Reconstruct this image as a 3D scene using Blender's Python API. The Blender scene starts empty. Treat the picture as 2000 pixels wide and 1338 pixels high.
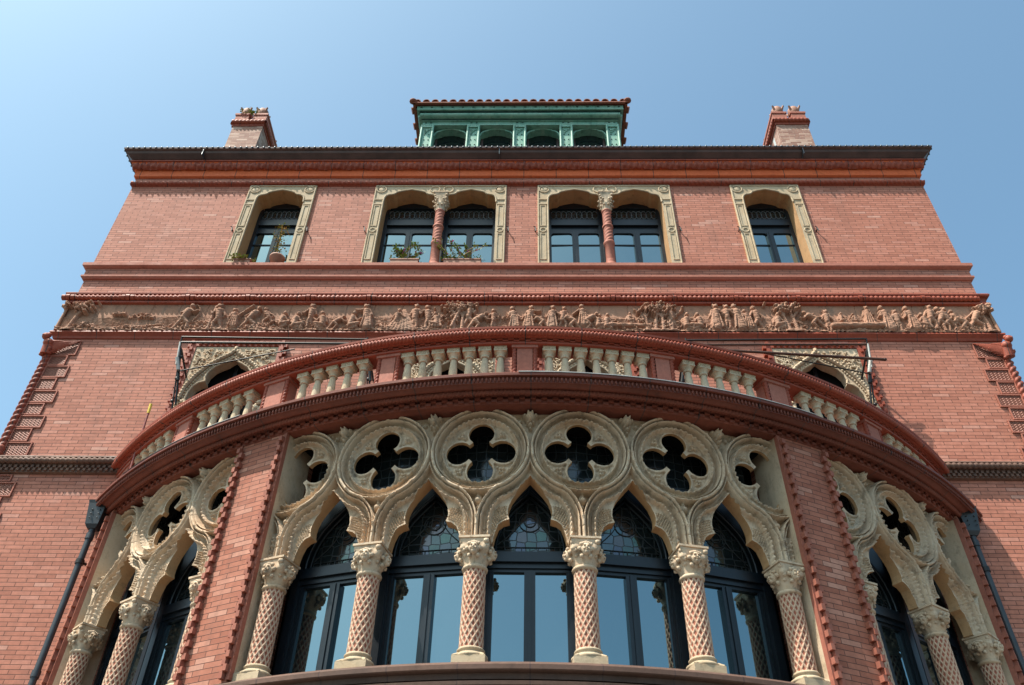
import bpy, math, random
import numpy as np
from mathutils import Matrix, Vector
rng = np.random.default_rng(7)
random.seed(7)
R_ = math.radians
SC = bpy.context.scene

# ------------------------------------------------------------------ camera
CAM_POS = (0.158, -9.924, 0.0)
YAW, PITCH, ROLL, FOC = 0.030764, 0.733353, 0.023521, 1650.0
def cam_axes():
    cy, sy = math.cos(YAW), math.sin(YAW)
    r = Vector((cy, sy, 0)); f = Vector((-sy, cy, 0)); u = Vector((0, 0, 1))
    cp, sp = math.cos(PITCH), math.sin(PITCH)
    f2 = f*cp + u*sp; u2 = u*cp - f*sp
    cr, sr = math.cos(ROLL), math.sin(ROLL)
    return r*cr + u2*sr, u2*cr - r*sr, f2
cam = bpy.data.cameras.new('camera'); cam_o = bpy.data.objects.new('camera', cam)
SC.collection.objects.link(cam_o)
a, b, c = cam_axes()
cam_o.matrix_world = Matrix(((a.x, b.x, -c.x, CAM_POS[0]), (a.y, b.y, -c.y, CAM_POS[1]), (a.z, b.z, -c.z, CAM_POS[2]), (0, 0, 0, 1)))
cam.sensor_fit = 'HORIZONTAL'; cam.sensor_width = 36.0
cam.lens = 36.0*FOC/2000.0
cam.clip_start = 0.1; cam.clip_end = 3000
SC.camera = cam_o

# ------------------------------------------------------------------ sky, sun, exposure
SUN_DIR = Vector((-1.5, -1.0, 3.3)).normalized()
world = bpy.data.worlds.new('World'); SC.world = world; world.use_nodes = True
wn = world.node_tree; wn.nodes.clear()
sky = wn.nodes.new('ShaderNodeTexSky'); sky.sky_type = 'NISHITA'; sky.sun_disc = False
sky.sun_elevation = math.asin(SUN_DIR.z)
sky.sun_rotation = math.atan2(SUN_DIR.x, SUN_DIR.y)
sky.altitude = 0; sky.air_density = 1.0; sky.dust_density = 3.0; sky.ozone_density = 1.6
bg = wn.nodes.new('ShaderNodeBackground'); bg.inputs['Strength'].default_value = 0.15
wo = wn.nodes.new('ShaderNodeOutputWorld')
tint = wn.nodes.new('ShaderNodeMix'); tint.data_type = 'RGBA'; tint.blend_type = 'MULTIPLY'; tint.inputs[0].default_value = 1.0
tint.inputs[7].default_value = (0.90, 1.12, 1.03, 1)          # hazy, slightly cyan summer air
wn.links.new(sky.outputs[0], tint.inputs[6]); wn.links.new(tint.outputs[2], bg.inputs[0]); wn.links.new(bg.outputs[0], wo.inputs[0])
sun = bpy.data.lights.new('sun', 'SUN'); sun.energy = 5.0; sun.angle = R_(0.5); sun.color = (1.0, 0.93, 0.83)
sun_o = bpy.data.objects.new('sun', sun); SC.collection.objects.link(sun_o)
sun_o.rotation_euler = SUN_DIR.to_track_quat('Z', 'Y').to_euler(); sun_o.location = (-20, -20, 40)
SC.view_settings.view_transform = 'Standard'; SC.view_settings.look = 'None'
SC.view_settings.exposure = 0.66; SC.view_settings.gamma = 1.0
SC.view_settings.use_curve_mapping = False

# ------------------------------------------------------------------ materials
class NT:
    def __init__(s, name):
        s.m = bpy.data.materials.new(name); s.m.use_nodes = True
        s.t = s.m.node_tree; s.t.nodes.clear()
        s.out = s.t.nodes.new('ShaderNodeOutputMaterial')
        s.bsdf = s.t.nodes.new('ShaderNodeBsdfPrincipled')
        s.t.links.new(s.bsdf.outputs[0], s.out.inputs[0])
    def n(s, typ, **kw):
        nd = s.t.nodes.new(typ)
        for k, v in kw.items(): setattr(nd, k, v)
        return nd
    def l(s, o, i): s.t.links.new(o, i)
    def val(s, v, sock):
        if hasattr(v, 'is_linked') or isinstance(v, bpy.types.NodeSocket): s.l(v, sock)
        else: sock.default_value = v
    def math(s, op, a, b=None, c=None):
        nd = s.n('ShaderNodeMath', operation=op)
        s.val(a, nd.inputs[0])
        if b is not None: s.val(b, nd.inputs[1])
        if c is not None: s.val(c, nd.inputs[2])
        return nd.outputs[0]
    def mix(s, fac, a, b, blend='MIX'):
        nd = s.n('ShaderNodeMix', data_type='RGBA', blend_type=blend)
        s.val(fac, nd.inputs[0])
        s.val(a if not isinstance(a, tuple) else (*a, 1), nd.inputs[6])
        s.val(b if not isinstance(b, tuple) else (*b, 1), nd.inputs[7])
        return nd.outputs[2]
    def obj(s):
        if not hasattr(s, '_o'):
            tc = s.n('ShaderNodeTexCoord'); oi = s.n('ShaderNodeObjectInfo')
            ad = s.n('ShaderNodeVectorMath', operation='ADD')
            mu = s.math('MULTIPLY', oi.outputs['Random'], 37.0)
            s.l(tc.outputs['Object'], ad.inputs[0]); s.l(mu, ad.inputs[1])
            s._o = ad.outputs[0]
        return s._o
    def uv(s):
        if not hasattr(s, '_u'):
            tc = s.n('ShaderNodeTexCoord'); s._uvo = tc.outputs['UV']
            sp = s.n('ShaderNodeSeparateXYZ'); s.l(tc.outputs['UV'], sp.inputs[0]); s._u = sp.outputs
        return s._u[0], s._u[1]
    def noise(s, scale, detail=4, rough=0.55, vec=None, stretch=None):
        nd = s.n('ShaderNodeTexNoise'); nd.inputs['Scale'].default_value = scale
        nd.inputs['Detail'].default_value = detail; nd.inputs['Roughness'].default_value = rough
        v = vec if vec is not None else s.obj()
        if stretch:
            mp = s.n('ShaderNodeMapping'); mp.inputs['Scale'].default_value = stretch
            s.l(v, mp.inputs[0]); v = mp.outputs[0]
        s.l(v, nd.inputs['Vector']); return nd.outputs['Fac']
    def ramp(s, fac, stops, interp='LINEAR'):
        nd = s.n('ShaderNodeValToRGB'); nd.color_ramp.interpolation = interp
        e = nd.color_ramp.elements
        while len(e) < len(stops): e.new(0.5)
        for k, (p, col) in enumerate(stops):
            e[k].position = p; e[k].color = (*col, 1) if isinstance(col, tuple) else (col, col, col, 1)
        s.l(fac, nd.inputs[0]); return nd.outputs[0]
    def bump(s, h, strength=0.3, dist=0.01):
        nd = s.n('ShaderNodeBump'); nd.inputs['Strength'].default_value = strength
        nd.inputs['Distance'].default_value = dist
        s.l(h, nd.inputs['Height']); s.l(nd.outputs[0], s.bsdf.inputs['Normal'])
    def fin(s, col, rough=0.7, spec=0.4, metal=0.0):
        s.val(col if not isinstance(col, tuple) else (*col, 1), s.bsdf.inputs['Base Color'])
        s.val(rough, s.bsdf.inputs['Roughness']); s.bsdf.inputs['Specular IOR Level'].default_value = spec
        s.bsdf.inputs['Metallic'].default_value = metal
        return s.m

def brick_mat(name, cols, mortar, w=0.245, h=0.058, gap=0.0042):
    t = NT(name); u, v = t.uv()
    vr = t.math('DIVIDE', v, h); row = t.math('FLOOR', vr)
    rn = t.n('ShaderNodeTexWhiteNoise', noise_dimensions='1D'); t.l(row, rn.inputs['W'])
    off = t.math('MULTIPLY_ADD', t.math('MODULO', row, 2.0), 0.5, t.math('MULTIPLY', rn.outputs[0], 0.12))
    ur = t.math('ADD', t.math('DIVIDE', u, w), off); col = t.math('FLOOR', ur)
    cb = t.n('ShaderNodeCombineXYZ'); t.l(col, cb.inputs[0]); t.l(row, cb.inputs[1])
    wn_ = t.n('ShaderNodeTexWhiteNoise', noise_dimensions='2D'); t.l(cb.outputs[0], wn_.inputs['Vector'])
    base = t.ramp(wn_.outputs[0], cols)
    fu = t.math('FRACT', ur); fv = t.math('FRACT', vr)
    gu, gv = gap/w, gap/h
    eu = t.math('MINIMUM', fu, t.math('SUBTRACT', 1.0, fu)); ev = t.math('MINIMUM', fv, t.math('SUBTRACT', 1.0, fv))
    mk = t.math('MINIMUM', t.math('DIVIDE', eu, gu), t.math('DIVIDE', ev, gv))
    mm = t.ramp(mk, [(0.45, 0.0), (0.75, 1.0)])
    n1 = t.noise(0.55, 5, 0.6); n2 = t.noise(14.0, 4, 0.6); n3 = t.noise(2.2, 5, 0.65, stretch=(1, 1, 0.35))
    base = t.mix(t.ramp(n1, [(0.35, 0.0), (0.7, 0.55)]), base, t.mix(0.65, base, cols[0][1]))
    base = t.mix(0.35, base, t.ramp(n2, [(0.3, 0.35), (0.7, 0.75)]), 'OVERLAY')
    n4 = t.noise(1.6, 6, 0.7, stretch=(1.0, 1.0, 0.12)); base = t.mix(t.ramp(n3, [(0.56, 0.0), (0.8, 0.4)]), base, (0.15, 0.09, 0.075)); base = t.mix(t.ramp(n4, [(0.54, 0.0), (0.72, 0.30)]), base, (0.20, 0.105, 0.08))
    n5 = t.noise(0.9, 4, 0.6); base = t.mix(t.ramp(n5, [(0.60, 0.0), (0.75, 0.22)]), base, (0.55, 0.40, 0.34))
    full = t.mix(mm, mortar, base)
    hh = t.math('ADD', t.math('MULTIPLY', mm, 1.0), t.math('MULTIPLY', n2, 0.35))
    hh = t.math('ADD', hh, t.math('MULTIPLY', wn_.outputs[0], 0.35))
    t.bump(hh, 0.5, 0.006)
    return t.fin(full, 0.78, 0.3)

M = {}
M['brick'] = brick_mat('pink_red_brick', [(0.0, (0.35, 0.128, 0.085)), (0.3, (0.425, 0.160, 0.106)), (0.8, (0.465, 0.183, 0.125)), (0.95, (0.485, 0.205, 0.147)), (1.0, (0.53, 0.27, 0.205))], (0.105, 0.045, 0.033), gap=0.0062)
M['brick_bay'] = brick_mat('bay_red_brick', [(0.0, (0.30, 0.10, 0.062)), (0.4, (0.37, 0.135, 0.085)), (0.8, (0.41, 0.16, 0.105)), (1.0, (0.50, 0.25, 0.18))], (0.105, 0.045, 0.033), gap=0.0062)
M['brick_chimney'] = brick_mat('chimney_brick', [(0.0, (0.24, 0.11, 0.08)), (0.5, (0.33, 0.17, 0.12)), (0.9, (0.46, 0.29, 0.22)), (1.0, (0.55, 0.38, 0.30))], (0.40, 0.30, 0.25), gap=0.006)

def terracotta(name, c1, c2, rough=0.42, joint=0.0):
    t = NT(name); n1 = t.noise(1.3, 5, 0.6); n2 = t.noise(22, 4, 0.6); n3 = t.noise(4.0, 6, 0.7)
    col = t.mix(t.ramp(n1, [(0.35, 0.0), (0.65, 1.0)]), c1, c2)
    col = t.mix(t.ramp(n3, [(0.60, 0.0), (0.78, 0.55)]), col, (0.055, 0.035, 0.03))
    col = t.mix(0.3, col, t.ramp(n2, [(0.3, 0.3), (0.7, 0.8)]), 'OVERLAY')
    if joint:
        u, v = t.uv(); f = t.math('FRACT', t.math('DIVIDE', u, joint))
        j = t.math('LESS_THAN', f, 0.012/joint)
        col = t.mix(j, col, (0.07, 0.04, 0.035))
    t.bump(n2, 0.25, 0.004)
    return t.fin(col, t.ramp(n3, [(0.3, rough+.1), (0.75, rough+0.35)]), 0.32)
M['tc'] = terracotta('red_terracotta', (0.235, 0.048, 0.025), (0.31, 0.07, 0.037), 0.38, 0.62)
M['tc_bright'] = terracotta('orange_terracotta', (0.60, 0.108, 0.03), (0.64, 0.13, 0.04), 0.5, 0.62)
M['tc_pale'] = terracotta('rose_terracotta', (0.34, 0.118, 0.08), (0.40, 0.15, 0.105), 0.55)
M['tc_dark'] = terracotta('brown_terracotta', (0.105, 0.055, 0.04), (0.16, 0.085, 0.058), 0.5, 0.62)
M['tc_teeth'] = terracotta('toothed_red_terracotta', (0.26, 0.085, 0.055), (0.33, 0.115, 0.078), 0.5)
M['tc_deep'] = terracotta('deep_red_terracotta', (0.135, 0.036, 0.022), (0.20, 0.055, 0.033), 0.36, 0.62)  # weathered darker red; the undersides' lack of bounce light is in the colour too
M['tc_sill'] = terracotta('brown_sill_terracotta', (0.085, 0.048, 0.036), (0.13, 0.07, 0.05), 0.5, 0.62)
M['tile'] = terracotta('roof_tile_clay', (0.17, 0.055, 0.035), (0.26, 0.085, 0.05), 0.6)

def stone(name, c1, c2, ochre=0.5, grey=0.5, bscale=60, crust=0.5):
    t = NT(name); n1 = t.noise(1.8, 5, 0.6); n2 = t.noise(bscale, 3, 0.6); n3 = t.noise(3.1, 6, 0.7); n4 = t.noise(5.5, 6, 0.7, stretch=(1, 1, 0.4)); n5 = t.noise(9.0, 8, 0.75, stretch=(1, 1, 0.55)); n6 = t.noise(34, 4, 0.7)
    col = t.mix(t.ramp(n1, [(0.35, 0.0), (0.65, 1.0)]), c1, c2)
    col = t.mix(t.ramp(n3, [(0.50, 0.0), (0.70, ochre)]), col, (0.40, 0.205, 0.075))
    col = t.mix(t.ramp(n4, [(0.52, 0.0), (0.70, grey)]), col, (0.185, 0.16, 0.13))
    col = t.mix(t.ramp(n5, [(0.52, 0.0), (0.66, crust)]), col, (0.075, 0.058, 0.042))     # black crust and soot runs
    col = t.mix(t.ramp(n6, [(0.56, 0.0), (0.75, 0.35)]), col, (0.15, 0.105, 0.065))
    t.bump(t.math('ADD', n2, t.math('MULTIPLY', n6, 0.8)), 0.35, 0.006)
    return t.fin(col, 0.82, 0.25)
M['stone'] = stone('buff_terracotta_stone', (0.53, 0.375, 0.25), (0.60, 0.475, 0.345), 0.35, 0.5, 60, 0.6)
M['stone_grey'] = stone('weathered_grey_stone', (0.40, 0.37, 0.28), (0.46, 0.40, 0.29), 0.45, 0.6)
M['stone_surround'] = stone('window_surround_stone', (0.46, 0.35, 0.23), (0.51, 0.405, 0.28), 0.25, 0.22, 60, 0.3)
M['stone_light'] = stone('pale_carved_stone', (0.50, 0.37, 0.25), (0.57, 0.45, 0.32), 0.3, 0.3, 60, 0.35)
M['stone_orange'] = stone('ochre_bounce_soffit_stone', (0.47, 0.26, 0.12), (0.51, 0.31, 0.16), 0.5, 0.1, 60, 0.35)  # ochre tone of sheltered stone, with warm bounce light also put into the colour
M['baluster'] = stone('pale_baluster_stone', (0.53, 0.425, 0.29), (0.59, 0.48, 0.34), 0.25, 0.3, 60, 0.35)
M['frieze'] = stone('frieze_terracotta', (0.34, 0.17, 0.108), (0.40, 0.215, 0.142), 0.1, 0.4, 90, 0.45)

def column_mat():
    t = NT('lattice_column_stone'); u, v = t.uv()
    a_ = t.math('MULTIPLY', u, 13.0); b_ = t.math('DIVIDE', v, 0.098)
    def tri(x):
        f = t.math('FRACT', x); return t.math('ABSOLUTE', t.math('SUBTRACT', f, 0.5))
    mx = t.math('MAXIMUM', tri(t.math('ADD', a_, b_)), tri(t.math('SUBTRACT', a_, b_)))
    band = t.ramp(mx, [(0.26, 0.0), (0.31, 1.0)])
    n1 = t.noise(3.0, 5, 0.65); n2 = t.noise(70, 3)
    buff = t.mix(t.ramp(n1, [(0.35, 0.0), (0.7, 1.0)]), (0.50, 0.305, 0.205), (0.54, 0.385, 0.275))
    red = t.mix(n1, (0.27, 0.075, 0.045), (0.34, 0.115, 0.07))
    col = t.mix(band, red, buff); t.bump(n2, 0.2, 0.003)
    return t.fin(col, 0.75, 0.3)
M['lattice'] = column_mat()

def simple(name, col, rough=0.5, spec=0.5, metal=0.0, n=0.25, sc=6.0, col2=None):
    t = NT(name); nz = t.noise(sc, 5, 0.6)
    c2 = col2 or tuple(x*(1-n) for x in col)
    t.bump(nz, 0.08, 0.003)
    return t.fin(t.mix(t.ramp(nz, [(0.35, 0.0), (0.65, 1.0)]), col, c2), rough, spec, metal)
M['navy'] = simple('navy_black_paint', (0.006, 0.0105, 0.016), 0.34, 0.5)
M['gutter'] = simple('dark_gutter_metal', (0.105, 0.055, 0.046), 0.42, 0.5, 0.2, 0.45, 3.0)
M['gutter_edge'] = simple('grey_gutter_bead', (0.10, 0.115, 0.13), 0.35, 0.5, 0.5)
M['lead'] = simple('lead_flashing', (0.20, 0.21, 0.215), 0.5, 0.5, 0.3, 0.4)
M['came'] = simple('dark_lead_came', (0.035, 0.038, 0.038), 0.4, 0.5)
M['iron'] = simple('black_iron', (0.02, 0.018, 0.017), 0.45, 0.5, 0.3)
M['iron_brown'] = simple('rusty_brown_pipe', (0.10, 0.045, 0.03), 0.5, 0.4, 0.2, 0.5)
M['pipe'] = simple('downpipe_metal', (0.05, 0.056, 0.064), 0.45, 0.5, 0.3)
M['canvas'] = simple('grey_cord', (0.55, 0.54, 0.5), 0.8, 0.2)
M['yellow'] = simple('yellow_tip', (0.75, 0.52, 0.05), 0.5)
M['rod'] = simple('red_rod', (0.33, 0.08, 0.06), 0.5)
M['leaf'] = simple('green_leaf', (0.14, 0.22, 0.035), 0.6, 0.3, 0, 0.5, 30, (0.30, 0.32, 0.07))
M['flower'] = simple('magenta_flower', (0.55, 0.06, 0.32), 0.6)
M['twig'] = simple('dry_twig', (0.48, 0.30, 0.09), 0.8, 0.2)
M['pot'] = simple('clay_planter', (0.36, 0.17, 0.11), 0.7)
M['white'] = simple('white_sash', (0.6, 0.6, 0.57), 0.6)
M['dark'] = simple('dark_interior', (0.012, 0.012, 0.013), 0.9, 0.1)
M['curtain'] = simple('white_curtain', (0.50, 0.50, 0.46), 0.9, 0.1)
M['pave'] = simple('concrete_pavement', (0.20, 0.185, 0.17), 0.9, 0.2, 0, 0.2, 2)
M['road'] = simple('asphalt', (0.06, 0.058, 0.056), 0.9, 0.3, 0, 0.3, 3)
M['paint'] = simple('road_paint', (0.7, 0.68, 0.62), 0.8)
M['roof'] = simple('flat_roof_felt', (0.075, 0.075, 0.072), 0.9, 0.2)
def copper():
    t = NT('green_copper_patina'); n1 = t.noise(2.5, 6, 0.65); n2 = t.noise(12, 4, 0.6, stretch=(1, 1, 0.3))
    col = t.mix(t.ramp(n1, [(0.35, 0.0), (0.65, 1.0)]), (0.14, 0.33, 0.25), (0.25, 0.43, 0.335))
    col = t.mix(t.ramp(n2, [(0.52, 0.0), (0.70, 0.55)]), col, (0.045, 0.095, 0.075)); n3 = t.noise(8, 5, 0.7, stretch=(1, 1, 0.15)); col = t.mix(t.ramp(n3, [(0.55, 0.0), (0.7, 0.5)]), col, (0.40, 0.52, 0.42))
    t.bump(n1, 0.15, 0.004)
    return t.fin(col, 0.55, 0.4)
M['copper'] = copper()
M['copper_dark'] = simple('dark_copper_soffit', (0.05, 0.11, 0.085), 0.5, 0.4, 0.2, 0.6)
def glass(name, tint, mirror, rough=0.01, ripple=0.0):
    t = NT(name)
    gl = t.n('ShaderNodeBsdfGlossy'); gl.inputs['Roughness'].default_value = rough
    gl.inputs['Color'].default_value = (*tint, 1)
    t.bsdf.inputs['Base Color'].default_value = (0.008, 0.012, 0.014, 1); t.bsdf.inputs['Roughness'].default_value = 0.05
    mx = t.n('ShaderNodeMixShader'); mx.inputs[0].default_value = mirror
    t.l(t.bsdf.outputs[0], mx.inputs[1]); t.l(gl.outputs[0], mx.inputs[2]); t.l(mx.outputs[0], t.out.inputs[0])
    if ripple:
        nz = t.noise(1.1, 2, 0.4); bp = t.n('ShaderNodeBump'); bp.inputs['Strength'].default_value = ripple; bp.inputs['Distance'].default_value = 0.02
        t.l(nz, bp.inputs['Height']); t.l(bp.outputs[0], gl.inputs['Normal']); t.l(bp.outputs[0], t.bsdf.inputs['Normal'])
    return t.m
M['glass'] = glass('window_glass', (0.50, 0.72, 0.78), 0.34, 0.008, 0.14)
M['glass_dim'] = glass('dim_glass', (0.5, 0.6, 0.62), 0.10, 0.03, 0.1)
def leaded(name='leaded_glass', mirror=0.16):
    t = NT(name); t.uv()
    vo = t.n('ShaderNodeTexVoronoi', feature='DISTANCE_TO_EDGE', voronoi_dimensions='2D')
    vo.inputs['Scale'].default_value = 9.0; vo.inputs['Randomness'].default_value = 0.35
    t.l(t._uvo, vo.inputs['Vector'])
    vc = t.n('ShaderNodeTexVoronoi', voronoi_dimensions='2D'); vc.inputs['Scale'].default_value = 9.0; vc.inputs['Randomness'].default_value = 0.35
    t.l(t._uvo, vc.inputs['Vector'])
    line = t.ramp(vo.outputs['Distance'], [(0.035, 1.0), (0.065, 0.0)])
    gl = t.n('ShaderNodeBsdfGlossy'); gl.inputs['Roughness'].default_value = 0.06
    col = t.mix(0.82, vc.outputs['Color'], (0.38, 0.48, 0.47))
    t.l(col, gl.inputs['Color'])
    t.bsdf.inputs['Base Color'].default_value = (0.012, 0.018, 0.02, 1); t.bsdf.inputs['Roughness'].default_value = 0.15
    mx = t.n('ShaderNodeMixShader'); mx.inputs[0].default_value = mirror
    ld = t.n('ShaderNodeBsdfPrincipled'); ld.inputs['Base Color'].default_value = (0.035, 0.038, 0.037, 1); ld.inputs['Roughness'].default_value = 0.4
    bp = t.n('ShaderNodeBump'); bp.inputs['Strength'].default_value = 0.35; bp.inputs['Distance'].default_value = 0.02
    sp = t.n('ShaderNodeSeparateXYZ'); t.l(vc.outputs['Color'], sp.inputs[0])
    vn = t.noise(7.0, 2, 0.5, vec=t._uvo)
    t.l(vn, bp.inputs['Height']); t.l(bp.outputs[0], gl.inputs['Normal'])
    t.l(t.bsdf.outputs[0], mx.inputs[1]); t.l(gl.outputs[0], mx.inputs[2])
    m2 = t.n('ShaderNodeMixShader'); t.l(line, m2.inputs[0]); t.l(mx.outputs[0], m2.inputs[1]); t.l(ld.outputs[0], m2.inputs[2])
    t.l(m2.outputs[0], t.out.inputs[0])
    return t.m
M['leaded'] = leaded(); M['leaded_dim'] = leaded('dim_leaded_glass', 0.05)
M['weave'] = None
def weave():
    t = NT('woven_quoin_terracotta'); u, v = t.uv()
    w1 = t.math('SINE', t.math('ADD', t.math('MULTIPLY', u, 150.0), t.math('MULTIPLY', t.math('SINE', t.math('MULTIPLY', v, 90.0)), 1.6)))
    w2 = t.math('SINE', t.math('ADD', t.math('MULTIPLY', v, 170.0), t.math('MULTIPLY', t.math('SINE', t.math('MULTIPLY', u, 110.0)), 1.8)))
    h = t.math('MAXIMUM', w1, w2)
    n1 = t.noise(2.0, 5)
    col = t.mix(n1, (0.36, 0.125, 0.082), (0.46, 0.19, 0.13))
    col = t.mix(t.ramp(w2, [(0.1, 0.0), (0.9, 0.8)]), t.mix(0.28, col, (0.12, 0.04, 0.03)), col)  # hollows of the weave darkened in the colour, as painted shade
    t.bump(w2, 1.0, 0.02)
    return t.fin(col, 0.6, 0.4)
M['weave'] = weave()
MATIDX = None

# ------------------------------------------------------------------ mesh helpers
def to_arr(v): return np.asarray(v, dtype=np.float64).reshape(-1, 3)
class MB:
    """collects geometry in world coordinates for ONE mesh object"""
    def __init__(s): s.v = []; s.f = []; s.fm = []; s.fs = []; s.uvs = {}; s.nv = 0; s.nf = 0
    def add(s, verts, faces, m=0, smooth=False, uv=None):
        verts = to_arr(verts); o = s.nv; s.v.append(verts); s.nv += len(verts)
        for k, f in enumerate(faces):
            s.f.append([o+i for i in f]); s.fm.append(m); s.fs.append(smooth)
            if uv is not None: s.uvs[s.nf] = [uv[i] for i in f]
            s.nf += 1
        return o
    def grid(s, P, m=0, smooth=True, wrap=False, uv=None, flip=False):
        P = np.asarray(P, float); a_, b_ = P.shape[:2]
        F = []
        for i in range(a_-1):
            for j in range(b_ if wrap else b_-1):
                j2 = (j+1) % b_
                q = [i*b_+j, i*b_+j2, (i+1)*b_+j2, (i+1)*b_+j]
                F.append(q[::-1] if flip else q)
        s.add(P.reshape(-1, 3), F, m, smooth, None if uv is None else np.asarray(uv).reshape(-1, 2))
    def box(s, x0, x1, y0, y1, z0, z1, m=0, fn=None):
        V = [(x, y, z) for x in (x0, x1) for y in (y0, y1) for z in (z0, z1)]
        if fn: V = [fn(*p) for p in V]
        F = [(0, 1, 3, 2), (4, 6, 7, 5), (0, 4, 5, 1), (2, 3, 7, 6), (0, 2, 6, 4), (1, 5, 7, 3)]
        s.add(V, F, m)
    def bar(s, p, q, r, n=8, m=0, r2=None):
        p, q = Vector(p), Vector(q); d = (q-p).normalized()
        a_ = d.orthogonal().normalized(); b_ = d.cross(a_); r2 = r if r2 is None else r2
        V = []
        for pt, rr in ((p, r), (q, r2)):
            for k in range(n):
                t = 2*math.pi*k/n; V.append(pt + a_*math.cos(t)*rr + b_*math.sin(t)*rr)
        F = [(k, (k+1) % n, n+(k+1) % n, n+k) for k in range(n)]
        s.add([tuple(v) for v in V], F, m, True)
        s.add([tuple(v) for v in V[:n]], [tuple(range(n))[::-1]], m); s.add([tuple(v) for v in V[n:]], [tuple(range(n))], m)
    def lathe(s, prof, cx=0, cy=0, n=24, m=0, smooth=True):
        P = np.array([[(cx+r*math.cos(2*math.pi*k/n), cy+r*math.sin(2*math.pi*k/n), z) for k in range(n)] for r, z in prof])
        s.grid(P, m, smooth, wrap=True)
    def ball(s, c, r, n=8, m=0, sc=(1, 1, 1)):
        P = []
        for i in range(n//2+1):
            t = math.pi*i/(n//2)
            P.append([(c[0]+r*sc[0]*math.sin(t)*math.cos(2*math.pi*k/n), c[1]+r*sc[1]*math.sin(t)*math.sin(2*math.pi*k/n), c[2]-r*sc[2]*math.cos(t)) for k in range(n)])
        s.grid(np.array(P), m, True, wrap=True)
    def poly_prism(s, pts, f0, f1, m=0, caps=True, smooth=False):
        """pts 2D closed; f0,f1 map (a,b) to front/back points"""
        n = len(pts); A = [f0(*p) for p in pts]; B = [f1(*p) for p in pts]
        s.add(A+B, [(k, (k+1) % n, n+(k+1) % n, n+k) for k in range(n)], m, smooth)
        if caps:
            s.add(A, [tuple(range(n))], m); s.add(B, [tuple(range(n))[::-1]], m)
    def build(s, name, mats, parent=None, loc=None, uvmode='box', cx=None):
        me = bpy.data.meshes.new(name)
        V = np.concatenate(s.v) if s.v else np.zeros((0, 3))
        nl = np.fromiter((len(f) for f in s.f), dtype=np.int32, count=len(s.f))
        L = np.fromiter((i for f in s.f for i in f), dtype=np.int32, count=int(nl.sum()))
        return finish(me, name, V, L, nl, s.fm, s.fs, s.uvs, mats, parent, loc, uvmode, cx)
def finish(me, name, V, L, nl, fm, fs, uvs, mats, parent, loc, uvmode, cx=None):
    me.vertices.add(len(V)); me.vertices.foreach_set('co', V.astype(np.float32).ravel())
    me.loops.add(len(L)); me.loops.foreach_set('vertex_index', L.astype(np.int32))
    me.polygons.add(len(nl)); st = np.concatenate([[0], np.cumsum(nl)[:-1]]).astype(np.int32)
    me.polygons.foreach_set('loop_start', st)
    me.polygons.foreach_set('material_index', np.asarray(fm, dtype=np.int32)); me.polygons.foreach_set('use_smooth', np.asarray(fs, dtype=bool))
    me.update(calc_edges=True); me.validate()
    if uvmode:
        uvl = me.uv_layers.new(name='UVMap')
        nrm = np.zeros(len(me.polygons)*3); me.polygons.foreach_get('normal', nrm); nrm = np.abs(nrm.reshape(-1, 3))
        nl2 = np.zeros(len(me.polygons), dtype=np.int32); me.polygons.foreach_get('loop_total', nl2)
        L2 = np.zeros(len(me.loops), dtype=np.int32); me.loops.foreach_get('vertex_index', L2)
        lf = np.repeat(np.arange(len(nl2)), nl2); co = V[L2]; nn = nrm[lf]
        if uvmode == 'cyl':
            X0_ = cx if cx is not None else X0
            ph = np.arctan2(co[:, 0]-X0_, YC-co[:, 1]); rr = np.hypot(co[:, 0]-X0_, YC-co[:, 1])
            hor = nn[:, 2] > 0.7
            uv = np.stack([ph*7.1, np.where(hor, rr, co[:, 2])], 1)
        else:
            hor = nn[:, 2] > 0.7; side = (~hor) & (nn[:, 0] > nn[:, 1])
            uv = np.stack([np.where(side, co[:, 1], co[:, 0]), np.where(hor, co[:, 1], co[:, 2])], 1)
        if uvs and len(nl2) == len(nl):
            for k, q in uvs.items():
                for j in range(len(q)): uv[st[k]+j] = q[j]
        uvl.data.foreach_set('uv', uv.astype(np.float32).ravel())
    for mm in (mats if isinstance(mats, (list, tuple)) else [mats]): me.materials.append(M[mm])
    o = bpy.data.objects.new(name, me); SC.collection.objects.link(o)
    if parent is not None: attach(o, parent, loc)
    elif loc is not None: o.location = loc
    return o
WORLD = {}
def attach(o, parent, world=None):
    """child of parent placed so that its own origin sits at `world` (translation-only parents)"""
    w = Vector(world) if world is not None else Vector((0, 0, 0))
    o.parent = parent; o.location = w - WORLD.get(parent.name, Vector((0, 0, 0))); WORLD[o.name] = w
def thing(name, label, cat, loc, group=None, kind=None):
    o = bpy.data.objects.new(name, None); SC.collection.objects.link(o); o.location = loc; WORLD[o.name] = Vector(loc)
    o.empty_display_size = 0.2
    return tag(o, label, cat, group, kind)
def tag(o, label=None, cat=None, group=None, kind=None):
    if label: o['label'] = label
    if cat: o['category'] = cat
    if group: o['group'] = group
    if kind: o['kind'] = kind
    return o
def dup(o, name=None):
    c_ = o.copy(); SC.collection.objects.link(c_)
    if name: c_.name = name
    return c_

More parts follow.
